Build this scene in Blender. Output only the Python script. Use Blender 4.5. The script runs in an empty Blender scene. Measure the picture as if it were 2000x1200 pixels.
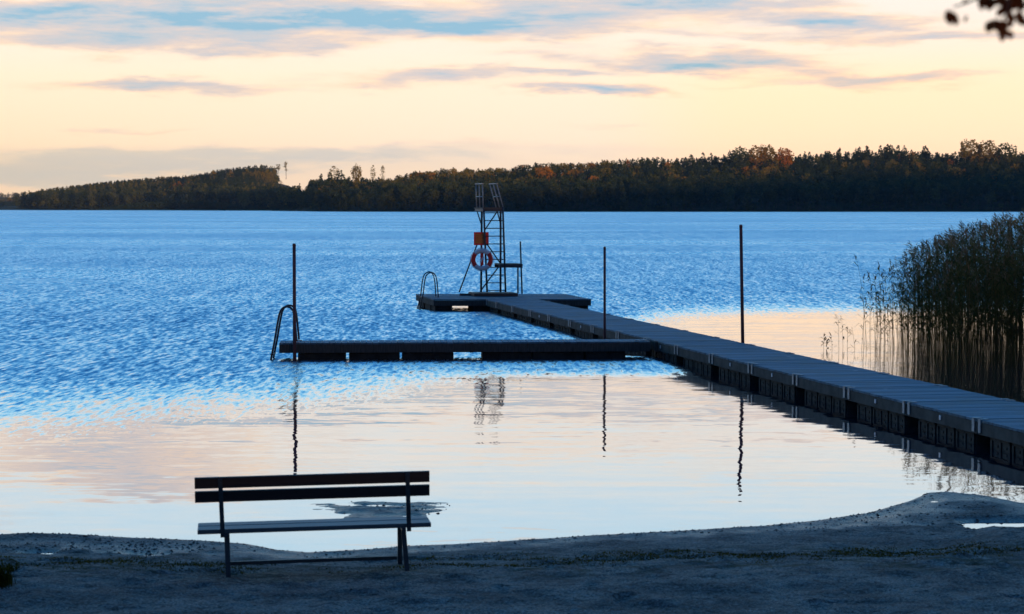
import bpy, bmesh, math, random
import numpy as np
from mathutils import Vector, Matrix

random.seed(7)
rng = np.random.default_rng(7)
S = bpy.context.scene
COL = S.collection
R = math.radians

# ------------------------------------------------------------------ camera
FPX = 4150.0            # focal length in pixels of the 2000 px wide photograph
HOR = 404.0             # row of the horizon
H = 3.1                 # eye height above the lake
PITCH = math.atan((600 - HOR) / FPX)

def P(px, py, D):
    """point seen at photo pixel (px, py) at distance D along the view"""
    a = (px - 1000) / FPX
    b = -(py - 600) / FPX
    c, s = math.cos(PITCH), math.sin(PITCH)
    d = Vector((a, c + b * s, -s + b * c))
    t = D / d.y
    return Vector((d.x * t, D, H + d.z * t))

def PZ(px, py, z):
    """point seen at photo pixel on the level z"""
    a = (px - 1000) / FPX
    b = -(py - 600) / FPX
    c, s = math.cos(PITCH), math.sin(PITCH)
    d = Vector((a, c + b * s, -s + b * c))
    t = (z - H) / d.z
    return Vector((d.x * t, d.y * t, z))

cam = bpy.data.objects.new('camera', bpy.data.cameras.new('camera'))
COL.objects.link(cam)
cam.location = (0, 0, H)
cam.rotation_euler = (math.pi / 2 - PITCH, 0, 0)
cam.data.sensor_width = 36
cam.data.lens = FPX / 2000 * 36
cam.data.clip_start = 0.1
cam.data.clip_end = 20000
cam.data.dof.use_dof = True
cam.data.dof.focus_distance = 38
cam.data.dof.aperture_fstop = 4.5
S.camera = cam

# ------------------------------------------------------------------ view
S.view_settings.view_transform = 'Standard'
S.view_settings.look = 'None'
S.view_settings.exposure = 0.0
S.view_settings.gamma = 1
S.cycles.use_denoising = True
S.cycles.max_bounces = 6
S.cycles.transparent_max_bounces = 8
S.cycles.caustics_reflective = False
S.cycles.caustics_refractive = False
S.render.filter_size = 1.5 if hasattr(S.render, 'filter_size') else 1.5

SUN_EL, SUN_AZ = R(2.1), R(150)      # azimuth from the view direction towards the right

# ------------------------------------------------------------------ node helper
class NT:
    def __init__(self, tree):
        self.t = tree
        self.n = tree.nodes
        self.l = tree.links
    def add(self, typ, **kw):
        nd = self.n.new(typ)
        for k, v in kw.items():
            setattr(nd, k, v)
        return nd
    def put(self, sock, v):
        if v is None:
            return
        if isinstance(v, bpy.types.NodeSocket):
            self.l.new(v, sock)
        else:
            sock.default_value = v
    def m(self, op, a, b=None, c=None, clamp=False):
        nd = self.add('ShaderNodeMath', operation=op, use_clamp=clamp)
        self.put(nd.inputs[0], a)
        self.put(nd.inputs[1], b)
        self.put(nd.inputs[2], c)
        return nd.outputs[0]
    def v(self, op, a, b=None, scale=None):
        nd = self.add('ShaderNodeVectorMath', operation=op)
        self.put(nd.inputs[0], a)
        self.put(nd.inputs[1], b)
        if scale is not None:
            self.put(nd.inputs['Scale'], scale)
        return nd.outputs[0]
    def xyz(self, x, y, z):
        nd = self.add('ShaderNodeCombineXYZ')
        for i, q in enumerate((x, y, z)):
            self.put(nd.inputs[i], q)
        return nd.outputs[0]
    def sep(self, vec):
        nd = self.add('ShaderNodeSeparateXYZ')
        self.put(nd.inputs[0], vec)
        return nd.outputs
    def noise(self, vec, scale=1.0, detail=4.0, rough=0.5, dist=0.0):
        nd = self.add('ShaderNodeTexNoise')
        self.put(nd.inputs['Vector'], vec)
        nd.inputs['Scale'].default_value = scale
        nd.inputs['Detail'].default_value = detail
        nd.inputs['Roughness'].default_value = rough
        nd.inputs['Distortion'].default_value = dist
        return nd
    def ramp(self, fac, stops, interp='LINEAR'):
        nd = self.add('ShaderNodeValToRGB')
        cr = nd.color_ramp
        cr.interpolation = interp
        while len(cr.elements) < len(stops):
            cr.elements.new(0.5)
        for e, (p, c) in zip(cr.elements, stops):
            e.position = p
            e.color = (c[0], c[1], c[2], 1)
        self.put(nd.inputs[0], fac)
        return nd.outputs[0]
    def mix(self, fac, a, b):
        nd = self.add('ShaderNodeMix', data_type='RGBA')
        self.put(nd.inputs[0], fac)
        for sck, q in ((nd.inputs[6], a), (nd.inputs[7], b)):
            if isinstance(q, tuple) and len(q) == 3:
                q = (*q, 1)
            self.put(sck, q)
        return nd.outputs[2]
    def ss(self, x, lo, hi, a=0.0, b=1.0):
        nd = self.add('ShaderNodeMapRange', interpolation_type='SMOOTHSTEP')
        self.put(nd.inputs['Value'], x)
        self.put(nd.inputs['From Min'], lo)
        self.put(nd.inputs['From Max'], hi)
        nd.inputs['To Min'].default_value = a
        nd.inputs['To Max'].default_value = b
        return nd.outputs[0]

# ------------------------------------------------------------------ sky
world = bpy.data.worlds.new('World')
S.world = world
world.use_nodes = True
w = NT(world.node_tree)
w.n.clear()
tc = w.add('ShaderNodeTexCoord')
dv = tc.outputs['Generated']
dx, dy, dz = w.sep(dv)
az = w.m('ARCTAN2', dx, dy)
t = w.m('SQRT', w.m('MAXIMUM', dz, 0.0))
grad = w.ramp(t, [
    (0.000, (1.12, .80, .58)),
    (0.130, (1.14, .86, .61)),
    (0.180, (1.16, .905, .67)),
    (0.245, (1.15, .925, .70)),
    (0.300, (1.06, .91, .79)),
    (0.340, (.92, .92, .88)),
    (0.385, (.72, .90, 1.00)),
    (0.460, (.47, .88, 1.12)),
    (0.570, (.23, .72, 1.15)),
    (0.700, (.06, .41, .98)),
    (0.860, (.02, .19, .62)),
    (1.000, (.012, .12, .45))])
# clouds: long streaks placed by azimuth and elevation
el = dz
wob = w.noise(w.xyz(w.m('MULTIPLY', az, 14.0), w.m('MULTIPLY', el, 70.0), 0.0), 1.0, 5, .58)
wobv = w.v('SUBTRACT', wob.outputs['Color'], (.5, .5, .5))
wx, wy, wz = w.sep(wobv)
az2 = w.m('ADD', az, w.m('MULTIPLY', wx, .10))
el2 = w.m('ADD', el, w.m('MULTIPLY', wy, .022))
CL = [  # px, py, half width, half height, weight
    (90, 52, 330, 26, 1.0), (420, 30, 340, 26, 1.0), (720, 48, 330, 22, 1.05), (980, 55, 260, 18, .8),
    (180, 98, 280, 20, .75), (480, 85, 260, 18, .7), (1130, 20, 330, 24, .7),
    (330, 172, 240, 16, .85), (230, 170, 70, 10, .3), (820, 152, 180, 18, .8), (1090, 143, 110, 9, .7),
    (1120, 180, 120, 11, .85), (1330, 122, 180, 14, .95), (1470, 130, 170, 13, .8), (1730, 150, 200, 10, .85), (1230, 185, 160, 7, .4), (1560, 165, 260, 8, .35),
    (1600, 48, 190, 18, .9), (1700, 42, 130, 13, .4), (1850, 80, 190, 13, .7), (1380, 12, 260, 14, .7), (1150, 75, 200, 14, .5), (1500, 80, 170, 8, .4),
    (1050, 105, 140, 12, .4), (1500, 105, 200, 8, .3),
    (40, 316, 420, 30, .40), (440, 326, 330, 20, .30), (150, 340, 160, 10, .25), (560, 305, 380, 18, .42), (1000, 290, 500, 12, .22), (190, 250, 70, 7, .30),
    (320, 253, 60, 6, .32), (40, 345, 300, 16, .4), (1190, 243, 90, 9, .24),
    (170, -62, 260, 50, .8), (330, -120, 200, 30, .6), (560, -70, 150, 14, .28), (1150, -50, 420, 40, .30), (1500, -110, 200, 18, .25)]
acc = None
for px, py, hw, hh, wt in CL:
    a0 = math.atan((px - 1000) / FPX)
    e0 = (HOR - py) / FPX
    u = w.m('MULTIPLY', w.m('SUBTRACT', az2, a0), FPX / hw)
    v_ = w.m('MULTIPLY', w.m('SUBTRACT', el2, e0), FPX / hh)
    q = w.m('ADD', w.m('MULTIPLY', u, u), w.m('MULTIPLY', v_, v_))
    g = w.m('MULTIPLY', w.m('EXPONENT', w.m('MULTIPLY', q, -1.0)), wt)
    acc = g if acc is None else w.m('ADD', acc, g)
fine = w.noise(w.xyz(w.m('MULTIPLY', az, 30.0), w.m('MULTIPLY', el, 210.0), 3.0), 1.0, 7, .66, .3)
tone = w.noise(w.xyz(w.m('MULTIPLY', az, 20.0), w.m('MULTIPLY', el, 150.0), 13.0), 1.0, 5, .62)
fac_f = w.m('ADD', .10, w.m('MULTIPLY', fine.outputs['Fac'], 1.9))
cm = w.m('MULTIPLY', acc, fac_f)
# high thin clouds above the frame, seen only mirrored in the lake
hi = w.noise(w.xyz(w.m('MULTIPLY', az, 5.0), w.m('MULTIPLY', el, 34.0), 9.0), 1.0, 5, .55)
him = w.m('MULTIPLY', w.ss(hi.outputs['Fac'], .5, .72), w.m('MULTIPLY', w.ss(el, .095, .125), w.ss(el, .2, .4, 1, .25)))
cm = w.m('MAXIMUM', cm, w.m('MULTIPLY', him, .55))
ci = w.m('ADD', w.m('MULTIPLY', cm, .54), w.m('MULTIPLY', w.m('SUBTRACT', tone.outputs['Fac'], .44), 1.1))
ccol = w.ramp(ci, [(0.0, (1.10, .85, .63)), (.18, (1.07, .79, .57)), (.34, (.88, .70, .60)), (.50, (.72, .64, .63)),
                   (.72, (.54, .60, .67)), (.96, (.30, .52, .68))])
ccol = w.mix(w.m('MULTIPLY', w.ss(el, .036, .024), .85), ccol, (.78, .71, .62))
calpha = w.ss(cm, .04, .62)
# away from the afterglow the low sky is dusky blue
grad = w.mix(w.ss(dy, .35, -.25), grad, w.ramp(t, [(0, (.46, .42, .46)), (.3, (.24, .34, .60)), (.6, (.05, .24, .70)), (1, (.012, .12, .45))]))
calpha = w.m('MULTIPLY', calpha, w.ss(dy, .0, .5))
skyc = w.mix(calpha, grad, ccol)
# the sky is brighter to the right of the view and darker behind
side = w.ss(dy, -.9, .75, .38, 1.0)
warm = w.mix(w.m('MULTIPLY', w.ss(az, .02, -.30), w.ss(el, .10, .0)), (1, 1, 1), (1.0, .94, .80))
gold = w.mix(w.m('MULTIPLY', w.ss(az, .03, .11), w.m('MULTIPLY', w.ss(el, .085, .05), w.ss(az, .9, .4))), (1, 1, 1), (1.12, 1.0, .86))
skyc = w.v('MULTIPLY', w.v('MULTIPLY', skyc, warm), gold)
skyc = w.v('SCALE', skyc, scale=w.m('MULTIPLY', side, 1.04))
nish = w.add('ShaderNodeTexSky', sky_type='NISHITA', sun_disc=False)
nish.sun_elevation = SUN_EL
nish.sun_rotation = SUN_AZ
nish.air_density = 1.0
nish.dust_density = 1.0
nish.ozone_density = 3.0
bgn = w.add('ShaderNodeBackground')
w.l.new(nish.outputs[0], bgn.inputs[0])
bgn.inputs[1].default_value = 0.03
bgr = w.add('ShaderNodeBackground')
w.l.new(skyc, bgr.inputs[0])
bgr.inputs[1].default_value = 1.0
addn = w.add('ShaderNodeAddShader')
w.l.new(bgn.outputs[0], addn.inputs[0])
w.l.new(bgr.outputs[0], addn.inputs[1])
wo = w.add('ShaderNodeOutputWorld')
w.l.new(addn.outputs[0], wo.inputs[0])

# ------------------------------------------------------------------ sun
sl = bpy.data.lights.new('sun', 'SUN')
sl.energy = 3.0
sl.angle = R(0.5)
sl.color = (1.0, .60, .28)
sun = bpy.data.objects.new('sun', sl)
COL.objects.link(sun)
sd = Vector((math.sin(SUN_AZ) * math.cos(SUN_EL), math.cos(SUN_AZ) * math.cos(SUN_EL), math.sin(SUN_EL)))
sun.rotation_euler = sd.to_track_quat('Z', 'Y').to_euler()
sun.location = (60, 0, 40)

# ------------------------------------------------------------------ materials
def mat(name):
    m_ = bpy.data.materials.new(name)
    m_.use_nodes = True
    n = NT(m_.node_tree)
    b = m_.node_tree.nodes['Principled BSDF']
    return m_, n, b

def simple(name, c1, c2, scale=6, rough=.6, metal=0.0, stretch=(1, 1, 1), bump=0.0, spec=.5, detail=5):
    m_, n, b = mat(name)
    tcn = n.add('ShaderNodeTexCoord')
    vec = n.v('MULTIPLY', tcn.outputs['Object'], stretch)
    ns = n.noise(vec, scale, detail, .6)
    n.put(b.inputs['Base Color'], n.mix(n.ss(ns.outputs['Fac'], .3, .7), c1, c2))
    b.inputs['Roughness'].default_value = rough
    b.inputs['Metallic'].default_value = metal
    b.inputs['Specular IOR Level'].default_value = spec
    if bump:
        bp = n.add('ShaderNodeBump')
        bp.inputs['Strength'].default_value = bump
        bp.inputs['Distance'].default_value = .01
        n.put(bp.inputs['Height'], ns.outputs['Fac'])
        n.put(b.inputs['Normal'], bp.outputs[0])
    return m_

M = {}
m_, n, b = mat('weathered_deck_planks')
geo = n.add('ShaderNodeNewGeometry')
isl = geo.outputs['Random Per Island']
ns = n.noise(geo.outputs['Position'], 1.3, 4, .6)
ns2 = n.noise(n.v('MULTIPLY', geo.outputs['Position'], (3, 30, 3)), 1.0, 4, .6)
c = n.mix(isl, (.048, .112, .158), (.115, .212, .275))
c = n.mix(n.ss(ns.outputs['Fac'], .42, .68, 0, .6), c, (.10, .12, .12))
c = n.mix(n.ss(ns2.outputs['Fac'], .55, .75, 0, .5), c, (.05, .07, .08))
vor = n.add('ShaderNodeTexVoronoi')
n.put(vor.inputs['Vector'], geo.outputs['Position'])
vor.inputs['Scale'].default_value = 1.4
c = n.mix(n.m('MULTIPLY', n.ss(vor.outputs['Distance'], .09, .03), .8), c, (.36, .38, .38))
n.put(b.inputs['Base Color'], c)
b.inputs['Roughness'].default_value = .68
b.inputs['Specular IOR Level'].default_value = .25
M['deck'] = m_
M['plate'] = simple('dull_zinc_plate', (.17, .19, .195), (.33, .35, .355), 14, .55, metal=.3)
M['beam'] = simple('weathered_beam_wood', (.045, .048, .045), (.085, .088, .08), 4, .8, stretch=(9, 1, 1), bump=.4, spec=.2)
M['float'] = simple('stained_concrete_float', (.035, .037, .035), (.075, .077, .07), 5, .85, bump=.3, spec=.2)
M['darkfloat'] = simple('dark_float', (.018, .02, .02), (.04, .042, .04), 5, .85, spec=.2)
M['galv'] = simple('galvanised_steel', (.32, .34, .35), (.48, .50, .50), 12, .45, metal=.55)
M['steel'] = simple('grey_painted_steel', (.028, .03, .036), (.05, .052, .06), 9, .55, metal=.2)
M['rail'] = simple('pale_galvanised_tube', (.20, .23, .24), (.32, .35, .36), 9, .5, metal=.3)
M['pole'] = simple('rusty_dark_pole', (.06, .022, .026), (.11, .035, .034), 7, .65, stretch=(1, 1, .3))
M['brown'] = simple('brown_stained_board', (.08, .045, .03), (.13, .075, .05), 4, .7, stretch=(.3, 3, 3))
M['ship'] = simple('dark_plank', (.06, .05, .042), (.10, .085, .07), 4, .7)
M['red'] = simple('red_plastic', (.78, .02, .015), (.86, .035, .02), 5, .45)
M['white'] = simple('white_plastic', (.62, .64, .66), (.75, .76, .77), 5, .45)
M['yellow'] = simple('yellow_lettering', (.62, .36, .03), (.72, .42, .04), 5, .5)
M['signin'] = simple('orange_red_panel', (.40, .07, .015), (.46, .09, .02), 5, .5)
M['bplank'] = simple('backlit_bench_plank', (.016, .011, .012), (.030, .020, .020), 3, .55, stretch=(.25, 3, 3), bump=.3, spec=.3)  # brown planks seen against the light, their shade put into the colour
M['bseat'] = simple('sky_tinted_bench_seat', (.05, .075, .085), (.11, .14, .15), 3, .55, stretch=(.25, 5, 5), bump=.4, spec=.4)  # blue sky reflection on the seat painted into its colour
M['bsteel'] = simple('grey_green_steel_frame', (.022, .034, .042), (.04, .058, .068), 10, .5, metal=.2)
M['bark'] = simple('bark', (.03, .022, .016), (.07, .055, .04), 8, .9, stretch=(3, 3, .5), bump=.6)
M['litter'] = simple('dead_leaf', (.025, .012, .008), (.07, .035, .02), 3, .85)
M['twig'] = simple('twig', (.03, .02, .016), (.05, .035, .026), 8, .9)

def tint_mat(name, stops, transl=.25, rough=.8):
    """foliage: one colour per tree or blade, carried by the 'tint' attribute"""
    m_ = bpy.data.materials.new(name)
    m_.use_nodes = True
    n = NT(m_.node_tree)
    n.n.clear()
    at = n.add('ShaderNodeAttribute', attribute_name='tint')
    geo = n.add('ShaderNodeNewGeometry')
    c = n.ramp(at.outputs['Fac'], stops)
    ns = n.noise(geo.outputs['Position'], .35 if name.startswith('wood') else 14, 3, .6)
    c = n.v('SCALE', c, scale=n.m('ADD', .6, n.m('MULTIPLY', ns.outputs['Fac'], .8)))
    d = n.add('ShaderNodeBsdfDiffuse')
    n.put(d.inputs[0], c)
    d.inputs[1].default_value = rough
    tr = n.add('ShaderNodeBsdfTranslucent')
    n.put(tr.inputs[0], c)
    mx = n.add('ShaderNodeMixShader')
    mx.inputs[0].default_value = transl
    n.l.new(d.outputs[0], mx.inputs[1])
    n.l.new(tr.outputs[0], mx.inputs[2])
    o = n.add('ShaderNodeOutputMaterial')
    n.l.new(mx.outputs[0], o.inputs[0])
    return m_

WOODSTOPS = [(0.0, (.030, .050, .026)), (.22, (.052, .074, .032)), (.38, (.11, .115, .034)), (.52, (.21, .165, .036)),
             (.66, (.28, .18, .036)), (.80, (.38, .175, .03)), (1.0, (.52, .17, .024))]  # autumn tones, the middle ones brightened to stand in for sunlight glow
M['wood'] = tint_mat('wood_foliage', WOODSTOPS, .3)
M['reed'] = tint_mat('reed_blade', [(0, (.036, .050, .017)), (.35, (.085, .095, .028)), (.6, (.20, .16, .05)),
                                    (.8, (.26, .16, .07)), (1, (.32, .18, .11))], .45)
M['leafdark'] = tint_mat('alder_leaf', [(0, (.20, .055, .02)), (1, (.20, .055, .02))], .5)
M['grass'] = tint_mat('beach_grass', [(0, (.022, .026, .008)), (.5, (.085, .075, .014)), (1, (.17, .13, .022))], .3)

# ------------------------------------------------------------------ mesh helpers
class MB:
    def __init__(self):
        self.v = []
        self.f = []
    def box(self, c, s, mtx=None):
        x, y, z = s[0] / 2, s[1] / 2, s[2] / 2
        b = min(x, y, z) * .12
        i = len(self.v)
        pts = []
        # chamfered box: 24 vertices, clean edges catch light
        for sx in (-1, 1):
            for sy in (-1, 1):
                for sz in (-1, 1):
                    pts += [(sx * x, sy * (y - b), sz * (z - b)), (sx * (x - b), sy * y, sz * (z - b)), (sx * (x - b), sy * (y - b), sz * z)]
        for p in pts:
            q = Vector(p)
            if mtx is not None:
                q = mtx @ q
            self.v.append(q + Vector(c))
        def idx(sx, sy, sz, k):
            return i + ((sx > 0) * 4 + (sy > 0) * 2 + (sz > 0)) * 3 + k
        F = self.f
        for s_ in (-1, 1):
            F.append([idx(s_, -1, -1, 0), idx(s_, 1, -1, 0), idx(s_, 1, 1, 0), idx(s_, -1, 1, 0)][::s_])
            F.append([idx(-1, s_, -1, 1), idx(-1, s_, 1, 1), idx(1, s_, 1, 1), idx(1, s_, -1, 1)][::s_])
            F.append([idx(-1, -1, s_, 2), idx(1, -1, s_, 2), idx(1, 1, s_, 2), idx(-1, 1, s_, 2)][::s_])
        for a in (-1, 1):
            for b_ in (-1, 1):
                F.append([idx(a, b_, -1, 0), idx(a, b_, 1, 0), idx(a, b_, 1, 1), idx(a, b_, -1, 1)])
                F.append([idx(a, -1, b_, 0), idx(a, 1, b_, 0), idx(a, 1, b_, 2), idx(a, -1, b_, 2)])
                F.append([idx(-1, a, b_, 1), idx(1, a, b_, 1), idx(1, a, b_, 2), idx(-1, a, b_, 2)])
                for c_ in (-1, 1):
                    F.append([idx(a, b_, c_, 0), idx(a, b_, c_, 1), idx(a, b_, c_, 2)])
        return self
    def bar(self, p0, p1, wx_, wz_, up=(0, 0, 1)):
        p0, p1 = Vector(p0), Vector(p1)
        d = p1 - p0
        L = d.length
        y = d.normalized()
        upv = Vector(up)
        if abs(y.dot(upv)) > .98:
            upv = Vector((0, 1, 0))
        x = y.cross(upv).normalized()
        z = x.cross(y).normalized()
        mtx = Matrix((x, y, z)).transposed()
        return self.box((p0 + p1) / 2, (wx_, L, wz_), mtx)
    def tube(self, pts, r, n=8, r1=None):
        pts = [Vector(p) for p in pts]
        i0 = len(self.v)
        k = len(pts)
        for j, p in enumerate(pts):
            a = pts[max(j - 1, 0)]
            b = pts[min(j + 1, k - 1)]
            d = (b - a).normalized()
            up = Vector((0, 0, 1)) if abs(d.z) < .95 else Vector((0, 1, 0))
            x = d.cross(up).normalized()
            y = d.cross(x).normalized()
            rr = r if r1 is None else r + (r1 - r) * j / (k - 1)
            for q in range(n):
                an = 2 * math.pi * q / n
                self.v.append(p + x * (rr * math.cos(an)) + y * (rr * math.sin(an)))
        for j in range(k - 1):
            for q in range(n):
                a = i0 + j * n + q
                b = i0 + j * n + (q + 1) % n
                self.f.append([a, b, b + n, a + n])
        self.f.append([i0 + q for q in range(n)][::-1])
        self.f.append([i0 + (k - 1) * n + q for q in range(n)])
        return self
    def prism(self, poly, z0, z1):
        i = len(self.v)
        n = len(poly)
        for z in (z0, z1):
            for p in poly:
                self.v.append(Vector((p[0], p[1], z)))
        self.f.append([i + k for k in range(n)][::-1])
        self.f.append([i + n + k for k in range(n)])
        for k in range(n):
            a, b = k, (k + 1) % n
            self.f.append([i + a, i + b, i + n + b, i + n + a])
        return self
    def off(self, o):
        o = Vector(o)
        self.v = [p - o for p in self.v]
        return self
    def build(self, name, m_, parent=None, smooth=False, loc=None):
        me = bpy.data.meshes.new(name)
        me.from_pydata([tuple(p) for p in self.v], [], self.f)
        bm = bmesh.new()
        bm.from_mesh(me)
        bmesh.ops.recalc_face_normals(bm, faces=bm.faces)
        bm.to_mesh(me)
        bm.free()
        me.materials.append(m_)
        if smooth:
            me.polygons.foreach_set('use_smooth', [True] * len(me.polygons))
        o = bpy.data.objects.new(name, me)
        COL.objects.link(o)
        if parent is not None:
            o.parent = parent
        if loc is not None:
            o.location = loc
        return o

def np_mesh(name, V, F, m_, tint=None, smooth=False, parent=None, loc=None):
    """mesh from arrays; F is (n,3) or (n,4)"""
    me = bpy.data.meshes.new(name)
    V = np.asarray(V, dtype=np.float32)
    F = np.asarray(F, dtype=np.int32)
    k = F.shape[1]
    me.vertices.add(len(V))
    me.vertices.foreach_set('co', V.ravel())
    me.loops.add(F.size)
    me.loops.foreach_set('vertex_index', F.ravel())
    me.polygons.add(len(F))
    me.polygons.foreach_set('loop_start', np.arange(0, F.size, k, dtype=np.int32))
    me.polygons.foreach_set('loop_total', np.full(len(F), k, dtype=np.int32))
    if smooth:
        me.polygons.foreach_set('use_smooth', np.ones(len(F), dtype=bool))
    me.update(calc_edges=True)
    me.validate()
    me.materials.append(m_)
    if tint is not None:
        a = me.attributes.new('tint', 'FLOAT', 'POINT')
        a.data.foreach_set('value', np.asarray(tint, dtype=np.float32))
    o = bpy.data.objects.new(name, me)
    COL.objects.link(o)
    if parent is not None:
        o.parent = parent
    if loc is not None:
        o.location = loc
    return o

def tag(o, label=None, cat=None, group=None, kind=None):
    if label: o['label'] = label
    if cat: o['category'] = cat
    if group: o['group'] = group
    if kind: o['kind'] = kind
    return o

def empty(name, loc, rz=0.0, ry=0.0):
    o = bpy.data.objects.new(name, None)
    o.empty_display_size = .2
    COL.objects.link(o)
    o.location = loc
    o.rotation_euler = (0, ry, rz)
    return o

# value noise on numpy arrays
def vnoise(x, y, seed=0):
    xi = np.floor(x).astype(np.int64)
    yi = np.floor(y).astype(np.int64)
    xf, yf = x - xi, y - yi
    u = xf * xf * (3 - 2 * xf)
    v = yf * yf * (3 - 2 * yf)
    def h(a, b):
        n = (a * 374761393 + b * 668265263 + seed * 1274126177) & 0x7fffffff
        n = ((n ^ (n >> 13)) * 1274126177) & 0x7fffffff
        n = n ^ (n >> 16)
        return (n & 0xffff) / 65535.0
    return (h(xi, yi) * (1 - u) + h(xi + 1, yi) * u) * (1 - v) + (h(xi, yi + 1) * (1 - u) + h(xi + 1, yi + 1) * u) * v

def fbm(x, y, oct_=4, seed=0):
    s, a, tot = 0, 1.0, 0
    for k in range(oct_):
        s = s + a * vnoise(x * 2 ** k, y * 2 ** k, seed + k)
        tot += a
        a *= .5
    return s / tot

# ------------------------------------------------------------------ ground (beach, lake bed, far land)
SHORE_PX = [(-60, 1052), (0, 1046), (60, 1043), (130, 1045), (250, 1052), (400, 1058), (480, 1064), (540, 1076), (600, 1081), (700, 1076),
            (800, 1068), (900, 1064), (1000, 1058), (1150, 1048), (1300, 1040), (1420, 1033), (1500, 1028), (1600, 1018), (1700, 1003),
            (1780, 980), (1815, 964), (1850, 962), (1920, 969), (2000, 985)]
sx_, sy_ = [], []
for px, py in SHORE_PX:
    p = PZ(px, py, 0)
    sx_.append(p.x)
    sy_.append(p.y)
sx_ = [-300, -30, -12, -7] + sx_ + [6.3, 7.5, 9, 12, 18, 40, 300]
sy_ = [10, 15, 18, 20] + sy_ + [21.6, 21.4, 21.8, 24, 30, 42, 60]

def shore(x):
    return np.interp(x, sx_, sy_)

FEET = [(rng.uniform(-4.2, 4.6), rng.uniform(15.3, 18.4), rng.uniform(0, 6.28)) for _ in range(46)]

def ground_z(x, y):
    x = np.asarray(x, float)
    y = np.asarray(y, float)
    d = shore(x) - y                 # metres inland from the water's edge
    flat = np.clip((x - 2.6) / 1.2, 0, 1) * .56 + np.clip((-2.4 - x) / .8, 0, 1) * .45
    lo = np.where(x > 0, 2.7, 1.1)
    dfl = d * (1 - flat * (1 - np.clip((d - lo) / 1.1, 0, 1)))
    z = np.where(d > 0, .05 * np.minimum(dfl, 3.6), np.maximum(.07 * d, -1.6))
    # the bank the photographer stands on
    up = np.clip((14.6 - y) / 11.5, 0, 1)
    z = z + np.where(d > 0, 1.30 * up * up * (3 - 2 * up), 0)
    n = fbm(x * 1.3, y * 2.2, 4, 3) - .5
    near = np.clip(d / .8, 0, 1)
    z = z + n * .030 * near + (fbm(x * 4.5, y * 4.5, 4, 11) - .5) * (.028 + .03 * np.clip((d - 1.2) / 1.0, 0, 1)) * np.clip(d / .25, 0, 1)
    for fx, fy, fa in FEET:
        ca, sa = math.cos(fa), math.sin(fa)
        u_ = ((x - fx) * ca + (y - fy) * sa) / .15
        v_ = (-(x - fx) * sa + (y - fy) * ca) / .065
        q_ = u_ * u_ + v_ * v_
        z = z - .022 * np.exp(-q_ ** 1.5) + .010 * np.exp(-((q_ - 1.9) / .8) ** 2)
    # a little lip and pebbles at the edge
    edge = np.exp(-((d - .12) / .16) ** 2)
    z = z + edge * (.012 + .012 * (fbm(x * 5, y * 7, 3, 21) - .4))
    # shallow runnel behind the berm on the left
    c = PZ(100, 1084, 0)
    run = np.exp(-((y - (c.y - .04 * (x - c.x))) / .14) ** 2) * np.clip((-2.6 - x) / .6, 0, 1)
    z = z - run * (.026 + .17 * (fbm(x * 3.1, y * 3, 3, 5) - .5))
    berm = np.exp(-((d - .32) / .22) ** 2) * np.clip((-2.6 - x) / .8, 0, 1)
    z = z + berm * .02
    # pool inside the right sand spit
    pb = PZ(1950, 1027, 0)
    pool = np.exp(-(np.abs((y - (pb.y - .08 - .06 * (x - pb.x))) / .35)) ** 2.5) * np.clip((x - PZ(1852, 1025, 0).x) / .4, 0, 1)
    z = np.minimum(z, .055 - pool * .19 + (fbm(x * 3, y * 4, 3, 8) - .5) * .03 + np.where(pool > .02, 0, 9))
    # low half drowned bar in front of the bench
    b = PZ(770, 996, 0)
    q = ((x - b.x + .16) / 1.02) ** 2 + ((y - b.y) / .62) ** 2
    fb = fbm(x * 2.6, y * 4.2, 4, 9)
    bar = np.clip(1.15 - q, 0, 1)
    zb = -.016 + bar * .032 + (fb - .5) * .085
    z = np.where((bar > 0), np.maximum(z, np.minimum(zb, .035)), z)
    return z

def grid(xs, ys):
    X, Y = np.meshgrid(xs, ys)
    V = np.stack([X, Y, ground_z(X, Y)], -1).reshape(-1, 3)
    nx, ny = len(xs), len(ys)
    i = np.arange((nx - 1) * (ny - 1))
    r, c = i // (nx - 1), i % (nx - 1)
    a = r * nx + c
    return V, np.stack([a, a + 1, a + 1 + nx, a + nx], -1)

xs = np.concatenate([[-6000, -2500, -900, -300, -120, -60, -40, -30, -22, -16, -12], np.arange(-9, 9.01, .035), [11, 13, 16, 20, 26, 40, 60, 120, 300, 900, 2500, 6000]])
ys = np.concatenate([[-400, -120, -40, -15, -6, -2], np.arange(0, 12, .5), np.arange(12, 15.2, .12), np.arange(15.2, 24.5, .035), [25, 26, 28, 31, 35, 42, 60, 120, 400, 900, 2500, 6000]])
V, F = grid(xs, ys)

m_, n, b = mat('damp_sand')
geo = n.add('ShaderNodeNewGeometry')
pos = geo.outputs['Position']
gx, gy, gz = n.sep(pos)
n1 = n.noise(pos, 1.6, 6, .65)
n2 = n.noise(pos, 22, 5, .7)
n3 = n.noise(n.v('MULTIPLY', pos, (1.0, 2.2, 1.0)), 3.2, 5, .65)
base = n.mix(n.ss(n1.outputs['Fac'], .40, .60), (.095, .085, .076), (.235, .205, .175))
n4 = n.noise(n.v('MULTIPLY', pos, (1, 1.6, 1)), 7.0, 5, .7)
base = n.mix(n.ss(n4.outputs['Fac'], .48, .37, 0, .85), base, (.030, .025, .025))
base = n.mix(n.ss(n4.outputs['Color'], .5, .7, 0, .45), base, (.085, .10, .085))
base = n.mix(n.ss(n2.outputs['Fac'], .46, .68), base, (.17, .165, .16))
base = n.mix(n.ss(n2.outputs['Fac'], .42, .32, 0, .85), base, (.026, .022, .022))
n5 = n.noise(pos, 48, 3, .7)
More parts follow.
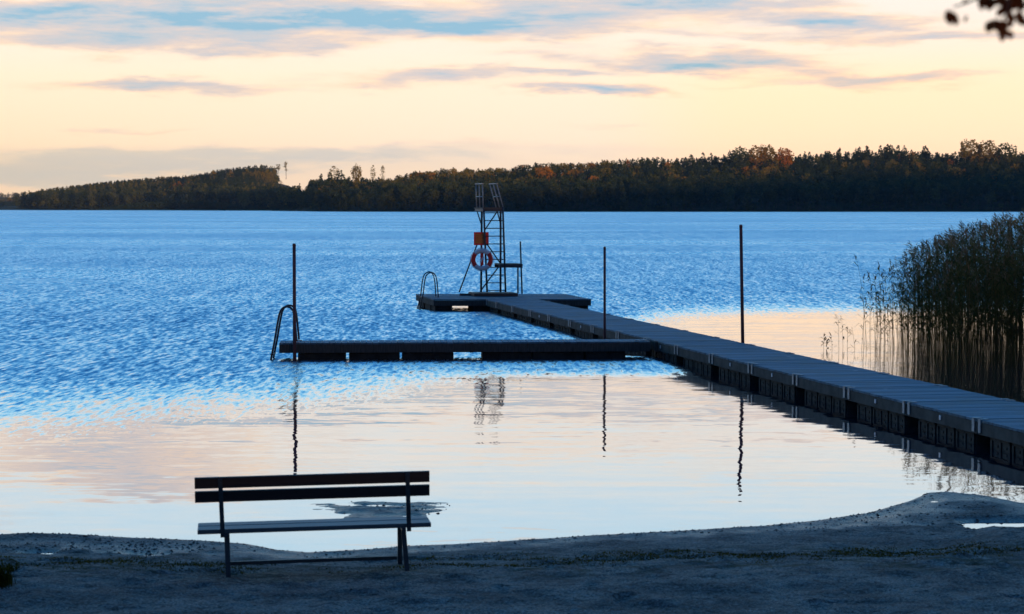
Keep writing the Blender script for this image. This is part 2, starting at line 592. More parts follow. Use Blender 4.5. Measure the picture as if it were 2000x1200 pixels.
base = n.v('SCALE', base, scale=n.ss(n5.outputs['Fac'], .34, .66, .45, 1.75))
base = n.v('MULTIPLY', base, n.mix(n.ss(n5.outputs['Color'], .42, .6), (1.12, .96, .86), (.92, 1.03, 1.05)))
peb = n.add('ShaderNodeTexVoronoi')
n.put(peb.inputs['Vector'], pos)
peb.inputs['Scale'].default_value = 16
base = n.mix(n.m('MULTIPLY', n.ss(peb.outputs['Distance'], .35, .1), n.ss(peb.outputs['Color'], .55, .8)), base, (.16, .15, .15))
# mossy, weedy strip where the beach meets the wash line
strip = n.m('MULTIPLY', n.ss(gy, 16.6, 17.3), n.ss(gy, 19.2, 18.2))
base = n.mix(n.m('MULTIPLY', strip, n.ss(n3.outputs['Fac'], .46, .66, 0, .85)), base, (.045, .042, .016))
wet = n.ss(gz, .045, .004)
base = n.mix(n.m('MULTIPLY', wet, .6), base, (.026, .026, .030))
n.put(b.inputs['Base Color'], base)
n.put(b.inputs['Roughness'], n.m('SUBTRACT', .95, n.m('MULTIPLY', wet, .62)))
n.put(b.inputs['Specular IOR Level'], n.m('ADD', .3, n.m('MULTIPLY', wet, .45)))
bp = n.add('ShaderNodeBump')
bp.inputs['Strength'].default_value = .9
bp.inputs['Distance'].default_value = .14
n.put(bp.inputs['Height'], n.m('ADD', n.m('MULTIPLY', n1.outputs['Fac'], .8), n.m('MULTIPLY', n2.outputs['Fac'], .35)))
n.put(b.inputs['Normal'], bp.outputs[0])
M['sand'] = m_
tag(np_mesh('ground', V, F, M['sand'], smooth=True), 'dark damp sand beach sloping down into the lake', None, None, 'structure')

# ------------------------------------------------------------------ lake
m_ = bpy.data.materials.new('lake_water')
m_.use_nodes = True
n = NT(m_.node_tree)
n.n.clear()
geo = n.add('ShaderNodeNewGeometry')
pos = geo.outputs['Position']
gx, gy, gz = n.sep(pos)
# the breeze reaches the open lake but not the water in the lee of the shore: line of the ruffled water
crv = n.add('ShaderNodeFloatCurve')
mp = crv.mapping
pts = [(-30, 27), (-10, 31.5), (-6, 33.5), (-3, 37), (-1, 40.5), (1, 46), (2.5, 54), (5, 62), (12, 65), (30, 70)]
cv = mp.curves[0]
while len(cv.points) < len(pts):
    cv.points.new(.5, .5)
for pnt, (a, c) in zip(cv.points, pts):
    pnt.location = ((a + 30) / 60, c / 100)
mp.update()
n.put(crv.inputs['Value'], n.m('DIVIDE', n.m('ADD', gx, 30), 60, clamp=True))
edge_d = n.m('MULTIPLY', crv.outputs[0], 100)
nb = n.noise(n.v('MULTIPLY', pos, (.35, .16, 1)), 1.0, 3, .6)
# wavelets, long crested clusters down to small chop
w1 = n.noise(n.v('MULTIPLY', pos, (11.0, 1.9, 1)), 1.0, 2, .55)
w3 = n.noise(n.v('MULTIPLY', n.v('ADD', pos, (7, 41, 0)), (5.0, .48, 1)), 1.0, 2, .55)
w2 = n.noise(n.v('MULTIPLY', n.v('ADD', pos, (31, 17, 0)), (2.2, .11, 1)), 1.0, 2, .55)
dd = n.m('ADD', n.m('SUBTRACT', gy, edge_d), n.m('MULTIPLY', n.m('SUBTRACT', nb.outputs['Fac'], .5), 5))
dd = n.m('ADD', dd, n.m('MULTIPLY', n.m('SUBTRACT', w1.outputs['Fac'], .5), 12))
rough_m = n.ss(dd, -5.0, 7.5)
# the narrow jetty sheds a strip of small chop, the platform keeps a pocket of flat water under itself
fringe = n.m('MULTIPLY', n.ss(gy, 38.2, 40.8), n.m('MULTIPLY', n.ss(gx, 3.6, 2.8), n.ss(gx, -6.0, -5.0)))
fringe = n.m('MULTIPLY', fringe, n.m('MULTIPLY', n.ss(gy, 44.4, 43.6), .75))
rough_m = n.m('MAXIMUM', rough_m, fringe)
px_ = n.m('DIVIDE', n.m('ADD', gx, .4), 2.6)
py_ = n.m('DIVIDE', n.m('SUBTRACT', gy, 64.9), 2.1)
rough_m = n.m('MULTIPLY', rough_m, n.ss(n.m('ADD', n.m('MULTIPLY', px_, px_), n.m('MULTIPLY', py_, py_)), .75, 1.25, .06, 1.0))
# breeze streaks
st = n.noise(n.v('MULTIPLY', pos, (.012, .03, 1)), 1.0, 4, .6)
streak = n.ss(st.outputs['Fac'], .3, .7, .82, 1.12)
amp = n.m('MULTIPLY', rough_m, streak)
s1 = n.v('SUBTRACT', w1.outputs['Color'], (.5, .5, .5))
s2 = n.v('SUBTRACT', w2.outputs['Color'], (.5, .5, .5))
s3 = n.v('SUBTRACT', w3.outputs['Color'], (.5, .5, .5))
rv = n.v('ADD', n.v('SCALE', s1, scale=1.0), n.v('SCALE', s2, scale=.18))
rv = n.v('ADD', rv, n.v('SCALE', s3, scale=.26))
rv = n.v('ADD', rv, (0, -.20, 0))
rv = n.v('MULTIPLY', n.v('SCALE', rv, scale=amp), (.7, 1, 0))
# calm ripples: long crests parallel to the shore
c1 = n.noise(n.v('MULTIPLY', n.v('ADD', pos, (5, 3, 0)), (.32, 2.6, 1)), 1.0, 3, .55, .4)
c2 = n.noise(n.v('MULTIPLY', n.v('ADD', pos, (9, 1, 0)), (3.0, 5.0, 1)), 1.0, 2, .5)
cvv = n.v('ADD', n.v('SCALE', n.v('SUBTRACT', c1.outputs['Color'], (.5, .5, .5)), scale=.044),
          n.v('SCALE', n.v('SUBTRACT', c2.outputs['Color'], (.5, .5, .5)), scale=.026))
near = n.ss(gy, 19.5, 34, .55, 1.0)
cvv = n.v('MULTIPLY', n.v('SCALE', cvv, scale=near), (1, 1, 0))
nv = n.v('NORMALIZE', n.v('ADD', n.v('ADD', rv, cvv), (0, 0, 1)))
gl = n.add('ShaderNodeBsdfGlossy')
gl.inputs['Color'].default_value = (.97, .98, 1, 1)
n.put(gl.inputs['Roughness'], n.m('ADD', n.ss(gy, 23, 42, .012, .062), n.m('MULTIPLY', amp, .23)))
n.put(gl.inputs['Normal'], nv)
df = n.add('ShaderNodeBsdfDiffuse')
df.inputs['Color'].default_value = (.012, .022, .035, 1)
fr = n.add('ShaderNodeFresnel')
fr.inputs['IOR'].default_value = 1.9
n.put(fr.inputs['Normal'], nv)
fac = n.m('MULTIPLY', n.m('POWER', fr.outputs[0], .40), 1.0, clamp=True)
mx = n.add('ShaderNodeMixShader')
n.put(mx.inputs[0], fac)
n.l.new(df.outputs[0], mx.inputs[1])
n.l.new(gl.outputs[0], mx.inputs[2])
o = n.add('ShaderNodeOutputMaterial')
n.l.new(mx.outputs[0], o.inputs[0])
M['water'] = m_
Vw = [(-6000, 12, 0), (6000, 12, 0), (6000, 7000, 0), (-6000, 7000, 0)]
tag(np_mesh('lake_water', Vw, [[0, 1, 2, 3]], M['water']), 'lake, calm near the beach and ruffled farther out', None, None, 'structure')
# ------------------------------------------------------------------ far shore: hills and woods
def quads(cen, size, nrm_jit=None, flat=None):
    """random quads round the given centres: returns V (n*4,3), F"""
    k = len(cen)
    a = rng.normal(size=(k, 3))
    a /= np.linalg.norm(a, axis=1)[:, None]
    bvec = rng.normal(size=(k, 3))
    bvec -= (bvec * a).sum(1)[:, None] * a
    bvec /= np.linalg.norm(bvec, axis=1)[:, None]
    s = np.asarray(size).reshape(-1, 1) * rng.uniform(.65, 1.25, (k, 1))
    t_ = s * rng.uniform(.55, .95, (k, 1))
    v = np.stack([cen - a * s, cen - bvec * t_, cen + a * s, cen + bvec * t_], 1)
    return v.reshape(-1, 3), np.arange(k * 4).reshape(-1, 4)

def trunk_np(r, h, r1=None, n=5, lean=0.0):
    an = np.arange(n) / n * 2 * np.pi
    r1 = r * .4 if r1 is None else r1
    v = np.concatenate([np.stack([r * np.cos(an), r * np.sin(an), an * 0], 1),
                        np.stack([r1 * np.cos(an) + lean, r1 * np.sin(an), an * 0 + h], 1)])
    f = [[i, (i + 1) % n, n + (i + 1) % n, n + i] for i in range(n)]
    return v, np.array(f)

def conifer(nq=130, slim=.27):
    h = .10 + .9 * rng.random(nq) ** 1.15
    rad = slim * (1 - h) ** .72 * (.75 + .35 * np.abs(np.sin(h * 26))) + .006
    an = rng.random(nq) * 2 * np.pi
    rr = rad * np.sqrt(rng.uniform(.15, 1, nq))
    c = np.stack([rr * np.cos(an), rr * np.sin(an), h - rr * .35], 1)
    c = np.concatenate([c, [[0, 0, .97], [0, 0, .985]]])
    return quads(c, np.concatenate([.036 + .040 * (1 - h), [.022, .018]]))

def leafy(nq=200, wide=.30, low=.22):
    k = rng.integers(6, 9)
    lob = np.stack([rng.normal(0, wide * .5, k), rng.normal(0, wide * .5, k), rng.uniform(low + .16, .86, k)], 1)
    lob[0] = (0, 0, .84)
    lr = rng.uniform(.11, .2, k)
    li = rng.integers(0, k, nq)
    d = rng.normal(size=(nq, 3))
    d /= np.linalg.norm(d, axis=1)[:, None]
    c = lob[li] + d * (lr[li] * rng.uniform(.35, 1.0, nq) ** .6)[:, None] * np.array([1, 1, .85])
    c[:, 2] = np.clip(c[:, 2], low * .6, 1)
    return quads(c, np.full(nq, .042))

def airy(nq=150):
    """thin crowned birch or pale half bare tree"""
    h = rng.uniform(.25, 1, nq)
    rad = .16 * np.sin(np.clip((h - .15) / .85, 0, 1) * np.pi) ** .7 + .01
    an = rng.random(nq) * 2 * np.pi
    rr = rad * np.sqrt(rng.random(nq))
    return quads(np.stack([rr * np.cos(an), rr * np.sin(an), h], 1), np.full(nq, .032))

def pine(nq=120):
    """tall pine: bare trunk, tufts at the top"""
    k = 7
    lob = np.stack([rng.normal(0, .055, k), rng.normal(0, .055, k), rng.uniform(.45, .95, k)], 1)
    li = rng.integers(0, k, nq)
    c = lob[li] + rng.normal(0, .04, (nq, 3))
    return quads(c, np.full(nq, .034))

KINDS = {'round': [leafy(620, .34, .04) for _ in range(5)], 'conifer': [conifer() for _ in range(6)], 'leafy': [leafy() for _ in range(7)],
         'bush': [leafy(150, .42, .1) for _ in range(4)], 'airy': [airy() for _ in range(4)], 'pine': [pine() for _ in range(3)]}

def dome(nq=620):
    """broad deciduous crown, full to near the ground, bumpy outline"""
    d = rng.normal(size=(nq, 3))
    d /= np.linalg.norm(d, axis=1)[:, None]
    ph = rng.uniform(0, 6.28, 4)
    bump = 1 + .16 * np.sin(3 * np.arctan2(d[:, 1], d[:, 0]) + ph[0]) * np.cos(4 * d[:, 2] + ph[1]) + .10 * np.sin(7 * d[:, 0] + ph[2]) * np.sin(6 * d[:, 2] + ph[3])
    r = rng.uniform(.25, 1, nq) ** .45 * bump
    c = np.stack([d[:, 0] * r * .34, d[:, 1] * r * .34, .54 + d[:, 2] * r * .42], 1)
    return quads(c, np.full(nq, .040))
KINDS['round'] = [dome() for _ in range(6)]

class Wood:
    def __init__(self):
        self.V, self.F, self.T, self.n = [], [], [], 0
    def add(self, kind, pos, h, wscale, tint, trunk=True):
        v, f = KINDS[kind][rng.integers(len(KINDS[kind]))]
        a = rng.random() * 6.283
        ca, sa = math.cos(a), math.sin(a)
        x = (v[:, 0] * ca - v[:, 1] * sa) * h * wscale + pos[0]
        y = (v[:, 0] * sa + v[:, 1] * ca) * h * wscale + pos[1]
        z = v[:, 2] * h + pos[2]
        self.V.append(np.stack([x, y, z], 1))
        self.F.append(f + self.n)
        self.T.append(np.full(len(v), tint) + np.repeat(rng.normal(0, .035, len(v) // 4), 4))
        self.n += len(v)
        if trunk:
            tv, tf = trunk_np(h * .012, h * .8, n=4)
            self.V.append(tv + np.array(pos))
            self.F.append(tf + self.n)
            self.T.append(np.full(len(tv), .3))
            self.n += len(tv)
    def build(self, name, label):
        o = np_mesh(name, np.concatenate(self.V), np.concatenate(self.F), M['wood'], np.clip(np.concatenate(self.T), 0, 1))
        return tag(o, label, 'wood', None, 'stuff')

m_, n, b = mat('hill_floor')
geo = n.add('ShaderNodeNewGeometry')
ns = n.noise(geo.outputs['Position'], .06, 5, .6)
n.put(b.inputs['Base Color'], n.mix(n.ss(ns.outputs['Fac'], .35, .65), (.03, .035, .014), (.075, .055, .03)))
b.inputs['Roughness'].default_value = .95
b.inputs['Specular IOR Level'].default_value = .05
M['hill'] = m_

# profile of the canopy in the photograph: column, row of the tree tops, row of the near front trees
PROF = [(60, 404), (90, 396), (130, 378), (180, 363), (230, 353), (280, 347), (330, 344), (380, 341), (420, 333), (460, 326), (500, 322),
        (528, 322), (541, 330), (550, 347), (600, 351), (612, 352), (640, 346), (680, 341), (720, 346), (760, 339), (800, 329), (850, 323), (900, 321),
        (950, 321), (1000, 319), (1050, 311), (1100, 312), (1150, 307), (1200, 304), (1280, 300), (1330, 304), (1400, 298), (1440, 295), (1480, 291),
        (1530, 293), (1560, 295), (1620, 292), (1680, 288), (1740, 284), (1800, 286), (1840, 292), (1900, 286), (1960, 290), (2000, 290), (2200, 283), (2500, 285)]
ppx = np.array([p[0] for p in PROF], float)
ppy = np.array([p[1] for p in PROF], float)
SD = [(-500, 2100), (60, 1950), (90, 1900), (300, 1850), (520, 1650), (600, 1400), (700, 1310), (1000, 1290), (2000, 1290), (2600, 1250)]
shx = np.array([(p - 1000) / FPX * d for p, d in SD])
shd = np.array([d for _, d in SD], float)

def far_shore(X):
    return np.interp(X, shx, shd)
def ridge_off(X):
    return np.interp(X, [-450, -200, -120, 0, 600], [420, 380, 200, 230, 240])
def hill_z(X, D):
    X = np.asarray(X, float)
    D = np.asarray(D, float)
    ds = far_shore(X)
    ro = ridge_off(X)
    dr = ds + ro
    px = 1000 + X / dr * FPX
    zt = H + (HOR - np.interp(px, ppx, ppy)) / FPX * dr
    th = np.clip(zt * .6, 1.5, 16.5)
    zr = np.maximum(zt - th, .6)
    u = np.clip((D - ds) / ro, -1, 4)
    z = np.where(u < 1, zr * np.clip(u, 0, 1) ** .85, zr * np.exp(-((u - 1) / 1.4) ** 2))
    z = z + np.where(u > 0, .5, -1.2)
    return z

hx = np.concatenate([np.arange(-560, 420, 7), np.arange(420, 481, 15)])
hu = np.concatenate([[-.06, -.004, .004], np.linspace(.03, 1, 22), [1.15, 1.4, 1.8, 2.4, 3.2]])
XX, UU = np.meshgrid(hx, hu)
DD = far_shore(XX) + UU * ridge_off(XX)
HV = np.stack([XX, DD, hill_z(XX, DD)], -1).reshape(-1, 3)
nx = len(hx)
i = np.arange((nx - 1) * (len(hu) - 1))
r_, c_ = i // (nx - 1), i % (nx - 1)
a_ = r_ * nx + c_
HF = np.stack([a_, a_ + 1, a_ + 1 + nx, a_ + nx], -1)
# added unseen ridge at the right, shaped to keep low sun off the beach
shade_ridge = [(480, 1270), (600, 1100), (690, 800), (700, 500), (680, 200), (650, -200), (640, -700), (660, -1200), (720, -1800)]
k0 = len(HV)
EV, prof = [], [(0, -1), (0, .5), (50, 26), (130, 58), (230, 74), (360, 58), (600, 26)]
for j, (ex, ey) in enumerate(shade_ridge):
    p0 = Vector(shade_ridge[max(j - 1, 0)])
    p1 = Vector(shade_ridge[min(j + 1, len(shade_ridge) - 1)])
    tdir = (p1 - p0).normalized()
    nrm = Vector((-tdir.y, tdir.x))
    if nrm.dot(Vector((1, .4))) < 0:
        nrm = -nrm
    for off, z in prof:
        EV.append((ex + nrm.x * off, ey + nrm.y * off, z * (.25, .35, .75, .9, 1, 1.015, 1.02, 1.02, 1.02)[j]))
m7 = len(prof)
EF = [[k0 + j * m7 + q, k0 + j * m7 + q + 1, k0 + (j + 1) * m7 + q + 1, k0 + (j + 1) * m7 + q] for j in range(len(shade_ridge) - 1) for q in range(m7 - 1)]
tag(np_mesh('hills', np.concatenate([HV, np.array(EV)]), np.concatenate([HF, np.array(EF)]), M['hill'], smooth=True),
    'low wooded hills along the far shore, plus an added unseen ridge shading the beach', None, None, 'structure')

# trees of the main wood
main = Wood()
left_wood = Wood()
X = -455.0
while X < 455:
    ds, ro = float(far_shore(X)), float(ridge_off(X))
    left = X < -150
    step = 6.0
    u = 4.0
    while u < ro * 1.22:
        x = X + rng.normal(0, 2.0)
        d = ds + u + rng.normal(0, 2.5)
        px = 1000 + x / d * FPX
        z = float(hill_z(x, d))
        uu = u / ro
        zt = H + (HOR - float(np.interp(1000 + x / (ds + ro) * FPX, ppx, ppy))) / FPX * (ds + ro)
        hmax = min(16.5, max(1.5, zt * .6))
        g = float(fbm(np.array([x / 34.0]), np.array([d / 34.0]), 3, 31)[0])
        g2 = rng.random()
        if left:
            clear = 541 < px < 604 and uu > .25
            kind = 'conifer' if (uu > .25 or g2 < .5) else 'leafy'
            tint = rng.uniform(.02, .22) if kind == 'conifer' else rng.uniform(.18, .42)
            if g > .60 and kind == 'conifer':
                kind, tint = 'airy', rng.uniform(.35, .55)
            h = hmax * rng.uniform(.78, 1.02)
            if clear:
                kind, tint, h = 'bush', rng.uniform(.5, .75), rng.uniform(2.2, 4)
            wd = left_wood
        else:
            front = uu < .30
            if front:
                kind = 'leafy' if g2 < .85 else 'conifer'
                tint = rng.uniform(.10, .36)
                h = rng.uniform(12, 16)
                if px < 760:
                    h *= .8
            else:
                olive = np.exp(-((px - 900) / 260) ** 2)  # more autumn crowns here, their tint also carrying painted sunlight on the slope
                dec = (.25 + .55 * olive) * (1.25 if g > .5 else .55)
                if g2 < dec:
                    kind = 'leafy'
                    tint = rng.uniform(.30, .56) + (.14 if (g > .60) else 0)
                    if rng.random() < .07 and px > 700:
                        tint = rng.uniform(.72, .9)
                    if 1050 < px < 1160 and .55 < uu < .9 and g2 < .4:
                        tint = rng.uniform(.66, .9)
                    h = rng.uniform(10.5, 14.5)
                else:
                    kind = 'conifer'
                    tint = rng.uniform(.0, .2)
                    h = rng.uniform(12.5, 14.5)
                h = min(h, hmax)
            wd = main
        wd.add(kind, (x, d, z - .3), h, rng.uniform(.85, 1.15) * (1.0 if kind != 'conifer' else 1.1), tint, trunk=uu < .4)
        u += (6.5 if u < 40 else 10.5) * rng.uniform(.8, 1.2)
    # fringe of bushes at the waterline
    for q in range(2):
        x = X + rng.uniform(0, step)
        d = float(far_shore(x)) + rng.uniform(.5, 4)
        (left_wood if left else main).add('bush', (x, d, .1), rng.uniform(2.5, 5.5), rng.uniform(.9, 1.3), rng.uniform(.1, .34), trunk=False)
    X += step * rng.uniform(.85, 1.15)
main.build('far_wood', 'dark mixed wood with autumn colours on the long ridge right of the lake')
left_wood.build('far_wood', 'spruce wood on the hill left of the clearing across the lake')

# a low tongue of young trees in front of the left hill
tongue = Wood()
for _ in range(420):
    px = rng.uniform(178, 530)
    hump = math.sin((px - 178) / 352 * math.pi) ** .7
    D = 1640 + rng.uniform(0, 26)
    p = P(px, HOR, D)
    top = (HOR - (412 - 22 * hump)) / FPX * D + H
    tongue.add('bush', (p.x, D, -.1), max(1.2, top * rng.uniform(.75, 1.02)), rng.uniform(.8, 1.2), rng.uniform(.04, .22), trunk=False)
tongue.build('shore_thicket', 'low bluish dark thicket on the shore under the left hill')

# farther hills at the left edge
def far_hill(name, label, pts, D, depth, tlo, thi, nt, th):
    xs_ = np.array([(p[0] - 1000) / FPX * D for p in pts])
    zt_ = np.array([H + (HOR - p[1]) / FPX * D for p in pts])
    gx_ = np.linspace(xs_[0], xs_[-1], 40)
    top = np.interp(gx_, xs_, zt_)
    V_, F_ = [], []
    for k, (f, o_) in enumerate(((-.02, 0), (.35, .3), (.7, .65), (1, 1), (.8, 1.5), (.0, 2.2))):
        for x, z in zip(gx_, top):
            V_.append((x, D + o_ * depth, max(z - th, .4) * f - (.5 if f < 0.01 else 0)))
    nx_ = len(gx_)
    for r in range(5):
        for c in range(nx_ - 1):
            a = r * nx_ + c
            F_.append([a, a + 1, a + 1 + nx_, a + nx_])
    tag(np_mesh(name, V_, F_, M['hill'], smooth=True), None, None, None, 'structure')
    wd = Wood()
    for _ in range(nt):
        x = rng.uniform(xs_[0], xs_[-1])
        f = rng.random()
        z = max(float(np.interp(x, gx_, top)) - th, .4) * f
        kind = 'leafy' if rng.random() < .7 else 'conifer'
        wd.add(kind, (x, D + f * depth, z - .4), th * rng.uniform(.8, 1.05), rng.uniform(.9, 1.3), rng.uniform(tlo, thi), trunk=False)
    wd.build('far_wood', label)
far_hill('far_hill', 'bluish wooded hill farthest away at the left edge', [(-220, 380), (-80, 374), (0, 370), (30, 372), (60, 378), (84, 384), (110, 405)], 4600, 300, .25, .5, 620, 14)
far_hill('far_hill', 'dark wooded point between the hazy hill and the long spruce hill', [(28, 408), (45, 390), (60, 382), (85, 377), (100, 378), (125, 385), (150, 400)], 3300, 200, .05, .3, 420, 11)
far_hill('far_hill', 'sunlit rounded wooded point at the left edge of the lake', [(-200, 388), (-60, 384), (0, 384), (18, 388), (28, 394), (34, 406)], 2900, 150, .45, .68, 330, 11)

# single trees that stand out
def tree_thing(name, label, kind, px, ytop, D, h, wscale, tint, group=None, base=None, ky=None):
    x = (px - 1000) / FPX * D
    ztop = H + (HOR - ytop) / FPX * D
    z0 = base if base is not None else ztop - h
    hh = ztop - z0
    root = empty(name, (x, D, z0))
    tag(root, label, 'tree', group)
    v, f = KINDS[kind][rng.integers(len(KINDS[kind]))]
    a = rng.random() * 6.283
    vv = np.stack([(v[:, 0] * math.cos(a) - v[:, 1] * math.sin(a)) * hh * wscale, (v[:, 0] * math.sin(a) + v[:, 1] * math.cos(a)) * hh * wscale, v[:, 2] * hh], 1)
    tn = np.clip(np.full(len(v), tint) + np.repeat(rng.normal(0, .04, len(v) // 4), 4), 0, 1)
    np_mesh('crown', vv, f, M['wood'], tn, parent=root)
    tv, tf = trunk_np(hh * .014, hh * (.92 if kind == 'pine' else .8), n=6)
    np_mesh('trunk', tv, tf, M['bark'], parent=root)
    return root
def ridgeD(px):
    D = 1500.0
    for _ in range(8):
        x = (px - 1000) / FPX * D
        D = float(far_shore(x) + ridge_off(x))
    return D
D0 = ridgeD(548)
tree_thing('pine_tree', 'shorter lone pine on the clearing, next to the spruce hill edge', 'pine', 545, 319, D0 * .97, 16, .9, .52)
tree_thing('pine_tree', 'taller lone pine on the clearing, farther from the spruce hill edge', 'pine', 559.5, 316, D0 * .97, 17, .9, .55)
for k, (px, yt, hh, tn) in enumerate([(333, 366, 13, .66), (343, 361, 14, .74), (351, 358, 17, .84), (361, 362, 14, .66), (369, 358, 14, .62), (377, 361, 15, .70),
                                      (414, 362, 15, .70), (418, 336, 20, .56), (452, 336, 18, .58)]):
    tree_thing('autumn_tree', 'slender orange tinted tree lit by the sun on the spruce hillside', 'airy', px, yt - 3, 1915 if yt > 350 else 2010, hh + 1, 1.25, min(tn + .08, .9),
               'sunlit autumn trees on the left hillside')
for k, px in enumerate([476, 483, 490, 498, 506, 514, 522, 530, 537]):
    tree_thing('pale_birch', 'pale sunlit birch in the stand below the top of the spruce hill', 'airy', px, 330 + rng.uniform(0, 7), 2000, 17, 1.25, rng.uniform(.54, .66),
               'pale sunlit birches near the hilltop')
tree_thing('bare_tree', 'pale half bare round tree left of two dark firs on the skyline', 'airy', 653, 325, 1420, 13, 2.0, .55)
tree_thing('bare_tree', 'pale broad tree topping the skyline right of two dark firs', 'round', 697, 320, 1440, 14, .8, .56)
tree_thing('bare_tree', 'first thin pale tree beside the dip in the skyline', 'airy', 729, 323, 1460, 14, .9, .52)
tree_thing('bare_tree', 'second thin pale tree beside the dip in the skyline', 'airy', 748, 324, 1460, 13, .9, .54)
for px, yt in ((628, 340), (645, 336), (662, 334), (668, 333)):
    tree_thing('dark_fir', 'dark pointed fir at the left end of the long ridge', 'conifer', px, yt, 1400, 16, 1.3, .06, 'dark firs at the left end of the ridge')
for px, yt, ws, tn, lb in ((1447, 286, 1.15, .30, 'dark round tree left of the orange crowned trees on the skyline'),
                           (1478, 282, 1.25, .72, 'broad orange brown tree on the skyline, biggest of the autumn trees'),
                           (1499, 283, 1.1, .62, 'brown autumn tree touching the broad orange tree'),
                           (1530, 287, 1.1, .92, 'bright orange tree right of the brown autumn tree on the skyline'),
                           (1893, 271, 1.3, .62, 'tall round brown tree on the skyline above the reeds'),
                           (1926, 272, 1.2, .60, 'domed brown tree right of the tall round one above the reeds'),
                           (1962, 279, 1.3, .34, 'flat dark tree on the skyline near the right picture edge'),
                           (1064, 322, 1.2, .82, 'orange tree on the slope behind the diving tower')):
    tree_thing('round_tree', lb, 'round', px, yt, ridgeD(px) * (.965 if yt < 310 else .93), 17.5, ws, tn)
k = 0
for px in list(rng.uniform(1335, 1438, 9)) + list(rng.uniform(1562, 1850, 26)):
    p_ = px
    yt = float(np.interp(p_, ppx, ppy)) - rng.uniform(-4, 2.5)
    tree_thing('spruce_tree', 'dark pointed spruce on the skyline of the long ridge', 'conifer', p_, yt, ridgeD(p_) * .985, rng.uniform(11, 16), rng.uniform(1.0, 1.7), rng.uniform(0, .1),
               'spruces on the skyline of the long ridge')

# ------------------------------------------------------------------ jetties
DZ = .35
def zc(z0, z1): return (z0 + z1) / 2
U0 = Vector((6.025, 27.43, 0))
ud = Vector((-.191, 1, 0)).normalized()
JANG = math.atan2(.191, 1)
jet = empty('floating_jetty', U0, JANG)
tag(jet, 'long straight floating jetty of grey planks running from the beach to the diving platform', 'jetty')
SEC, JW = 2.462, 1.56
k0s, k1s = -4, 15
def planks(L, W, n_, axis, z=DZ, th=.032, jit=.0025):
    mb = MB()
    d = L / n_
    for q in range(n_):
        c = (q + .5) * d
        j = rng.uniform(-jit, jit)
        w_ = W + rng.uniform(-.008, .008)
        if axis == 'y':
            mb.box((W / 2, c, z - th / 2 + j), (w_, d - .008, th))
        else:
            mb.box((c, W / 2, z - th / 2 + j), (d - .008, w_, th))
    return mb
for s in range(k0s, k1s):
    y0 = s * SEC
    L = SEC
    if s == k1s - 1:
        L = 1.75
    mb = planks(L - .02, JW, int(L / .123), 'y')
    mb.build('deck', M['deck'], jet, loc=(0, y0 + .01, 0))
    MB().box((.03, y0 + L / 2, .235), (.05, L - .03, .16)).build('side_beam', M['beam'], jet)
    sb = MB().box((JW - .03, y0 + L / 2, .235), (.05, L - .03, .16)).build('side_beam', M['beam'], jet)
    for x in (-.006, JW + .006):
        for dy_ in (.10, L - .10):
            pl = MB()
            pl.box((x, y0 + dy_, .265), (.016, .08, .165))
            pl.box((x + (.05 if x < 0 else -.05), y0 + dy_, DZ + .0075), (.116, .095, .008))
            pl.build('joint_plate', M['plate'], jet)
    if s in (-3, 0, 1, 3, 4, 6, 8, 9, 11):
        MB().box((-.003, y0 + L * .5, .25), (.012, .055, .06)).build('marker_plate', M['white'], sb)
    fw = (L - .46) / 3
    for q in range(3):
        yc = y0 + .23 + fw * (q + .5)
        fl = MB()
        hw = fw - .07
        for side in (0, 1):
            xc = .42 if side == 0 else JW - .42
            sg = -1 if side == 0 else 1
            fl.box((xc, yc, -.02), (.66, hw, .34))
            xf = xc + sg * .338
            for yy in (-.5, 0, .5):
                fl.box((xf, yc + yy * (hw - .05), -.0), (.022, .05, .30))
            fl.box((xf, yc, .128), (.022, hw, .04))
            for yy in (-.25, .25):
                fl.box((xf - sg * .002, yc + yy * (hw - .05), .045), (.012, .10, .035))
        fl.build('float', M['float'], jet)

# platform with a slanting plan, at the end of the jetty
cBL, cFL = PZ(812, 574.5, DZ), PZ(847, 585, DZ)
cFR, cBR = PZ(1155, 584.5, DZ), PZ(1104, 574.5, DZ)
org = Vector((cFL.x, cFL.y, 0))
plat = empty('diving_platform', org)
tag(plat, 'wide floating platform of grey planks under the diving tower', 'platform')
A, B_, C_, D_ = (q - Vector((org.x, org.y, 0)) for q in (cFL, cFR, cBR, cBL))
def pq(u, v):
    lo = A.lerp(B_, u)
    hi_ = D_.lerp(C_, u)
    return lo.lerp(hi_, v)
mb = MB()
nb_ = 29
for q in range(nb_):
    v0, v1 = q / nb_, (q + 1) / nb_ - .0022
    j = rng.uniform(-.002, .002)
    mb.prism([pq(0, v0)[:2], pq(1, v0)[:2], pq(1, v1)[:2], pq(0, v1)[:2]], DZ - .032 + j, DZ + j)
mb.build('deck', M['deck'], plat)
cen = pq(.5, .5)
def inset(p, t_): return p.lerp(cen, t_)
cs = [inset(pq(*q), .012) for q in ((0, 0), (1, 0), (1, 1), (0, 1))]
for a, b2 in zip(cs, cs[1:] + cs[:1]):
    MB().bar((a.x, a.y, .232), (b2.x, b2.y, .232), .05, .165).build('side_beam', M['beam'], plat)
ends = [(0.012, .035), (.012, .035)]
for (u0, u1, v0, v1) in ((.012, .12, .02, .22), (.25, .36, .02, .25), (.40, .56, .05, .3), (.80, .985, .03, .27),
                         (.015, .11, .30, .6), (.015, .09, .68, .98), (.86, .985, .4, .97), (.45, .6, .72, .97), (.62, .74, .72, .97)):
    MB().prism([pq(u0, v0)[:2], pq(u1, v0)[:2], pq(u1, v1)[:2], pq(u0, v1)[:2]], -.2, .15).build('float', M['darkfloat'], plat)

